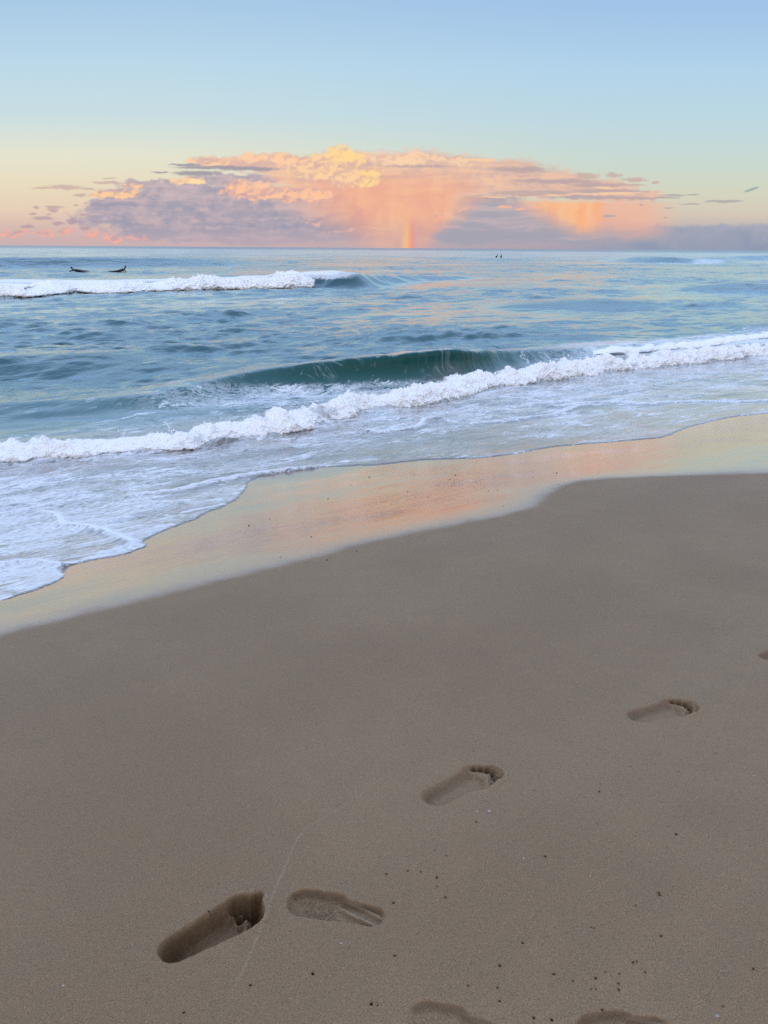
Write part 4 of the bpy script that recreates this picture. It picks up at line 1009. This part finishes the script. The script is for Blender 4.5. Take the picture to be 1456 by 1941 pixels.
def make_near():
    root = empty('breaking_wave', (0.1, 11.4, 0.0))
    tag(root, 'near breaking wave, a ragged line of tumbling white foam along the beach', 'breaking wave', 'waves rolling toward the beach')
    line = [(x, y, h, z) for (x, y), h, z in zip(CREST,
        [.7,.7,.7,.85,.75,.9,.7,.65,.72,.8,.85,.95,1,1.05,1.1,1.15,1.15,1.1,1.15,1.2,1.25,1.2,1.15,1.15,1.15,1.15,1.1,1.0], [0.0]*28)]
    P, F, thin, info = crest_mesh(line, 0.195, 0.58, 0.0075, 132, 201, 0.88, [(2.2, .040), (5.0, .042), (10, .034), (22, .020), (48, .011)])
    jets = [(x, y, 0.15, 0.15 + t, n) for (x, y), t, n in zip([(-2.634, 9.154), (-3.866, 8.472), (-3.722, 8.426), (-0.229, 11.175), (3.623, 14.925), (-3.141, 8.969), (-1.249, 10.585)], [.22,.16,.10,.12,.16,.10,.10], [46,40,20,16,18,14,14])]
    breaking(root, P, F, thin, droplets(info, 3000, 0.0040, 0.11, 5, jets))
    loc = np.array(root.location)
    back = [(x, y, h, 0.0) for (x, y), h in zip([(4.160, 17.475), (5.037, 18.092), (5.849, 18.335), (6.922, 18.911), (8.063, 19.523), (9.412, 20.797), (10.802, 21.950), (12.847, 23.583), (15.209, 25.468)], [.1,.5,.8,.8,.9,.8,.8,.8,.2])]
    P, F, thin, info = crest_mesh(back, 0.13, 0.5, 0.014, 44, 351, 0.9, [(3.0, .035), (7, .03), (16, .022), (36, .012)])
    new_mesh('foam_crest', P - loc, F, [M_FOAM], None, {'thin': np.clip(thin + 0.05, 0, 1)}, parent=root)
make_near()
def make_far():
    hs = [.9, .9, .85, .8, .85, .8, .85, .95, 1.1, 1.25, 1.45, 1.2, .4]
    line = [(x, y, h, 0.0) for (x, y), h in zip([(-24.023, 31.250), (-21.850, 33.057), (-19.666, 34.684), (-18.090, 37.198), (-16.676, 37.360), (-16.507, 42.080), (-14.230, 40.346), (-12.340, 43.157), (-9.915, 45.193), (-7.068, 46.186), (-5.328, 47.053), (-4.324, 49.888), (-3.887, 55.485)], hs)]
    P, F, thin, info = crest_mesh(line, 0.50, 2.6, 0.011, 90, 401, 1.0, [(0.7, .06), (1.6, .07), (3.4, .07), (7.5, .06), (15, .04)], 0.22)
    breaking(FAR_BREAKER, P, F, thin * 0.2, droplets(info, 600, 0.006, 0.05, 6))
make_far()

# ------------------------------------------------------------------ surfers
def skinned(name, verts, edges, radii, mats, parent, face_skin=None, root_i=0, levels=2):
    """one continuous body grown over a skeleton; faces near the listed joints are bare skin"""
    me = bpy.data.meshes.new(name); me.from_pydata(verts, edges, []); me.update()
    o = bpy.data.objects.new(name, me); COL.objects.link(o)
    md = o.modifiers.new('skin', 'SKIN'); md.use_smooth_shade = True
    for i, r in enumerate(radii):
        me.skin_vertices[0].data[i].radius = (r, r) if not isinstance(r, tuple) else r
        me.skin_vertices[0].data[i].use_root = i == root_i
    sb = o.modifiers.new('sub', 'SUBSURF'); sb.levels = levels; sb.render_levels = levels
    dg = bpy.context.evaluated_depsgraph_get(); dg.update()
    me2 = bpy.data.meshes.new_from_object(o.evaluated_get(dg)); me2.name = name
    o.modifiers.clear(); o.data = me2
    me2.materials.clear()
    for m in mats: me2.materials.append(m)
    bare = [np.array(v) for v in (face_skin or [])]
    for p in me2.polygons:
        p.use_smooth = True
        c = np.array(p.center)
        p.material_index = 1 if any(np.linalg.norm(c - b[:3]) < b[3] for b in bare) else 0
    o.parent = parent
    return o
def person_mesh(root, J):
    """J: joint dictionary. Builds a body with face, ears, five-fingered hands and feet"""
    V_, E, Rr, idx = [], [], [], {}
    def add(n, p, r, frm=None):
        idx[n] = len(V_); V_.append(tuple(p)); Rr.append(r)
        if frm is not None: E.append((idx[frm], idx[n]))
    A = {k: np.array(v, float) for k, v in J.items()}
    add('pelvis', A['pelvis'], (0.175, 0.14)); add('waist', A['pelvis'] * 0.5 + A['chest'] * 0.5, (0.165, 0.13), 'pelvis')
    add('chest', A['chest'], (0.185, 0.14), 'waist')
    nb = A['chest'] * 0.25 + A['neck'] * 0.75
    add('neck', A['neck'], 0.058, 'chest')
    up = A['head'] - A['neck']; up /= np.linalg.norm(up); fw = A['face'] - up * np.dot(A['face'], up); fw /= np.linalg.norm(fw); sd = np.cross(up, fw)
    add('jaw', A['head'] - up * 0.06 + fw * 0.015, (0.068, 0.075), 'neck'); add('skull', A['head'] + up * 0.02, (0.080, 0.092), 'jaw'); add('crown', A['head'] + up * 0.10, (0.055, 0.062), 'skull')
    add('nose', A['head'] - up * 0.012 + fw * 0.108, 0.014, 'skull')
    for s in (1, -1): add('ear%d' % s, A['head'] - up * 0.005 + sd * s * 0.086 - fw * 0.005, 0.017, 'skull')
    bare = [(*(A['head'] - up * 0.02 + fw * 0.05), 0.105), (*A['neck'], 0.05)]
    for s in ('l', 'r'):
        add('sh' + s, A['sh' + s], 0.066, 'chest'); add('el' + s, A['el' + s], 0.046, 'sh' + s); add('wr' + s, A['wr' + s], 0.030, 'el' + s)
        d = A['wr' + s] - A['el' + s]; d /= np.linalg.norm(d)
        side = np.cross(d, [0, 0, 1.0]); side /= np.linalg.norm(side); dn = np.cross(side, d)
        palm = A['wr' + s] + d * 0.055
        add('palm' + s, palm, (0.036, 0.018), 'wr' + s)
        for q, (o_, l) in enumerate([(-0.030, .062), (-0.010, .078), (0.010, .074), (0.030, .058)]):
            k = palm + d * 0.042 + side * o_
            add('k%s%d' % (s, q), k, 0.0095, 'palm' + s); add('m%s%d' % (s, q), k + d * l * .55 + dn * 0.004, 0.0085, 'k%s%d' % (s, q))
            add('t%s%d' % (s, q), k + d * l + dn * 0.016, 0.0075, 'm%s%d' % (s, q))
        sg = 1 if s == 'l' else -1
        add('th' + s, palm - d * 0.005 - side * sg * 0.042, 0.011, 'palm' + s); add('tt' + s, palm + d * 0.035 - side * sg * 0.058, 0.009, 'th' + s)
        bare.append((*(palm + d * 0.05), 0.13))
        add('hip' + s, A['hip' + s], 0.098, 'pelvis'); add('kn' + s, A['kn' + s], 0.062, 'hip' + s)
        add('calf' + s, A['kn' + s] * .65 + A['an' + s] * .35, 0.058, 'kn' + s); add('an' + s, A['an' + s], 0.036, 'calf' + s)
        add('toe' + s, A['toe' + s], (0.042, 0.02), 'an' + s)
        bare.append((*(A['toe' + s] * .6 + A['an' + s] * .4), 0.12))
    body = skinned('body', V_, E, Rr, [M_SUIT, M_SKIN], root, bare)
    # short dark hair over the skull
    import bmesh
    bm = bmesh.new(); bmesh.ops.create_uvsphere(bm, u_segments=20, v_segments=14, radius=1)
    from mathutils import Matrix as Mx
    B = Mx(((sd[0], fw[0], up[0], 0), (sd[1], fw[1], up[1], 0), (sd[2], fw[2], up[2], 0), (0, 0, 0, 1)))
    bmesh.ops.delete(bm, geom=[v for v in bm.verts if v.co.z < -0.25 or (v.co.y > 0.35 and v.co.z < 0.45)], context='VERTS')
    for v in bm.verts:
        k = 1 + 0.06 * math.sin(v.co.x * 17 + v.co.z * 11) * math.cos(v.co.y * 13)
        v.co = B @ (v.co * k * 1.0); v.co *= 1.0
        q = np.array(v.co[:]); loc = np.array([q @ sd, q @ fw, q @ up]) * np.array([0.090, 0.104, 0.100])
        v.co = A['head'] + up * 0.048 - fw * 0.010 + sd * loc[0] + fw * loc[1] + up * loc[2]
    me = bpy.data.meshes.new('hair'); bm.to_mesh(me); bm.free(); me.materials.append(M_HAIR)
    for p in me.polygons: p.use_smooth = True
    h = bpy.data.objects.new('hair', me); COL.objects.link(h); h.parent = root
    # eyes and mouth
    me = bpy.data.meshes.new('eye'); bm = bmesh.new(); bmesh.ops.create_uvsphere(bm, u_segments=8, v_segments=6, radius=0.011); bm.to_mesh(me); bm.free(); me.materials.append(M_HAIR)
    for s in (1, -1):
        e = bpy.data.objects.new('eye', me); COL.objects.link(e); e.location = (A['head'] + up * 0.012 + fw * 0.088 + sd * s * 0.032).tolist(); e.parent = root
    me = bpy.data.meshes.new('mouth'); bm = bmesh.new(); bmesh.ops.create_uvsphere(bm, u_segments=10, v_segments=6, radius=1)
    for v in bm.verts: v.co = A['head'] - up * 0.062 + fw * 0.086 + sd * v.co.x * 0.026 + fw * v.co.y * 0.006 + up * v.co.z * 0.008
    bm.to_mesh(me); bm.free(); me.materials.append(M_FIN)
    mo = bpy.data.objects.new('mouth', me); COL.objects.link(mo); mo.parent = root
PRONE = dict(pelvis=(0, 0, .15), chest=(.42, 0, .19), neck=(.60, 0, .27), head=(.69, 0, .37), face=(1, 0, -.05), shl=(.47, .20, .20), shr=(.47, -.20, .20),
    ell=(.68, .34, .12), elr=(.56, -.38, .12), wrl=(.90, .32, .00), wrr=(.36, -.42, -.02), hipl=(-.10, .09, .14), hipr=(-.10, -.09, .14),
    knl=(-.50, .11, .11), knr=(-.50, -.11, .11), anl=(-.90, .10, .12), anr=(-.90, -.11, .12), toel=(-1.08, .10, .07), toer=(-1.08, -.12, .06))
PRONE_UP = dict(PRONE, chest=(.38, 0, .25), neck=(.53, 0, .38), head=(.60, 0, .50), shl=(.42, .20, .29), shr=(.42, -.20, .29), ell=(.60, .42, .16), elr=(.30, -.46, .14), wrl=(.84, .50, -.02), wrr=(.40, -.68, -.02))
SIT = dict(pelvis=(0, 0, .14), chest=(.05, 0, .52), neck=(.07, 0, .74), head=(.09, 0, .90), face=(1, 0, -.05), shl=(.06, .20, .64), shr=(.06, -.20, .64),
    ell=(.16, .28, .36), elr=(.16, -.28, .36), wrl=(.36, .20, .18), wrr=(.36, -.20, .18), hipl=(.06, .13, .12), hipr=(.06, -.13, .12),
    knl=(.40, .30, .00), knr=(.40, -.30, .00), anl=(.42, .32, -.42), anr=(.42, -.32, -.42), toel=(.56, .34, -.50), toer=(.56, -.34, -.50))
LEAN = dict(SIT, chest=(-.12, .03, .50), neck=(-.22, .04, .70), head=(-.26, .05, .85), shl=(-.14, .23, .62), shr=(-.14, -.17, .62), ell=(-.02, .34, .36), elr=(0, -.30, .36), wrl=(.18, .30, .14), wrr=(.2, -.28, .14))
def surfboard(loc, rz, tilt, m, label):
    root = empty('surfboard', loc, rz); root.rotation_euler = (0, -tilt, rz)
    tag(root, label, 'surfboard', 'surfboards under the four surfers')
    n, k = 40, 16; L, W, T_ = 1.95, 0.27, 0.034
    P = []
    for i in range(n + 1):
        u = i / n; x = -L / 2 + u * L
        w = W * max(0.02, (math.sin(math.pi * min(1, max(0, u)) ** 0.85)) ** 0.55) * (1 - 0.12 * u)
        rock = 0.05 * max(0, u - 0.62) ** 2 * 6 + 0.03 * max(0, 0.25 - u) ** 2 * 8
        t = T_ * (0.35 + 0.65 * math.sin(math.pi * (0.08 + 0.84 * u)))
        for j in range(k):
            a = 2 * math.pi * j / k
            P.append((x, w * math.cos(a), rock + t * math.copysign(abs(math.sin(a)) ** 0.8, math.sin(a))))
    F = [(i * k + j, (i + 1) * k + j, (i + 1) * k + (j + 1) % k, i * k + (j + 1) % k) for i in range(n) for j in range(k)]
    new_mesh('deck', P, F, [m], parent=root)
    for dx, dy in ((-0.82, 0), (-0.68, 0.16), (-0.68, -0.16)):
        fp = [(0.06, 0, 0), (-0.06, 0, 0), (-0.11, 0, -0.11), (-0.09, 0, -0.12), (-0.02, 0, -0.07)]
        v = [(x, .004, z) for x, _, z in fp] + [(x, -.004, z) for x, _, z in fp]
        me = bpy.data.meshes.new('fin'); me.from_pydata(v, [], [(0, 1, 2, 3, 4), (9, 8, 7, 6, 5)] + [(i, i + 5, (i + 1) % 5 + 5, (i + 1) % 5) for i in range(5)]); me.materials.append(M_FIN)
        f = bpy.data.objects.new('fin', me); COL.objects.link(f); f.location = (dx, dy, -0.02); f.parent = root
    return root
SURF = [
    ([(-28.776, 75.172)][0], R(172), PRONE, 0.03, 0.10, M_BOARD2, 'surfer in black wetsuit lying prone with head at left, leftmost of the four', 'grey board under the leftmost prone surfer, tail toward the right', 1.0),
    ([(-25.279, 75.980)][0], R(24), PRONE_UP, 0.03, 0.10, M_BOARD, 'surfer in a black wetsuit paddling with chest lifted, right of the leftmost surfer', 'pale board under the second paddling surfer from the left, tail toward the left', 1.0),
    ([(26.439, 193.054)][0], R(200), LEAN, 0.16, 0.02, M_BOARD2, 'tiny distant surfer sitting and leaning back, left one of the far pair', 'board mostly under water beneath the leaning distant surfer', 1.1),
    ([(27.801, 193.741)][0], R(160), SIT, 0.16, 0.02, M_BOARD, 'tiny distant surfer sitting upright, right one of the far pair', 'board mostly under water beneath the upright distant surfer', 1.1),
]
def sea_level(x, y):
    o = bpy.data.objects['sea']; dg = bpy.context.evaluated_depsgraph_get()
    hit = scene.ray_cast(dg, (x, y, 30), (0, 0, -1))
    return hit[1][2] if hit[0] else 0.0
def make_surfers():
    bpy.context.view_layer.update()
    spots = [sum(sea_level(x + a, y + b) for a in (-.7, 0, .7) for b in (-.3, 0, .3)) / 9 for (x, y), *_ in SURF]
    for ((x, y), rz, J, tilt, _, m, label, blabel, sc), z in zip(SURF, spots):
        sit = J in (SIT, LEAN)
        surfboard((x, y, z + (-0.02 if sit else -0.05)), rz, tilt if sit else 0.03, m, blabel)
        p = empty('person', (x, y, z + (-0.05 if sit else -0.04)), rz); p.scale = (sc,) * 3
        tag(p, label, 'person', 'surfers waiting beyond the breakers')
        person_mesh(p, J)
make_surfers()

# ------------------------------------------------------------------ camera and render settings
cd = bpy.data.cameras.new('camera'); cam = bpy.data.objects.new('camera', cd); COL.objects.link(cam)
cd.sensor_fit = 'VERTICAL'; cd.sensor_height = 36.0; cd.lens = 36.0 * 1450.0 / 1941.0
cd.clip_start = 0.05; cd.clip_end = 60000.0
cam.location = (0, 0, 2.3)
from mathutils import Matrix
cam.matrix_world = Matrix.Translation((0, 0, 2.3)) @ Matrix.Rotation(R(90 - 19.05), 4, 'X') @ Matrix.Rotation(R(0.39), 4, 'Z')
scene.camera = cam
scene.render.engine = 'CYCLES'
scene.view_settings.view_transform = 'Standard'; scene.view_settings.look = 'None'
scene.view_settings.exposure = 0; scene.view_settings.gamma = 1
scene.cycles.max_bounces = 4; scene.cycles.diffuse_bounces = 2; scene.cycles.glossy_bounces = 3
scene.cycles.caustics_reflective = False; scene.cycles.caustics_refractive = False
scene.cycles.use_denoising = False
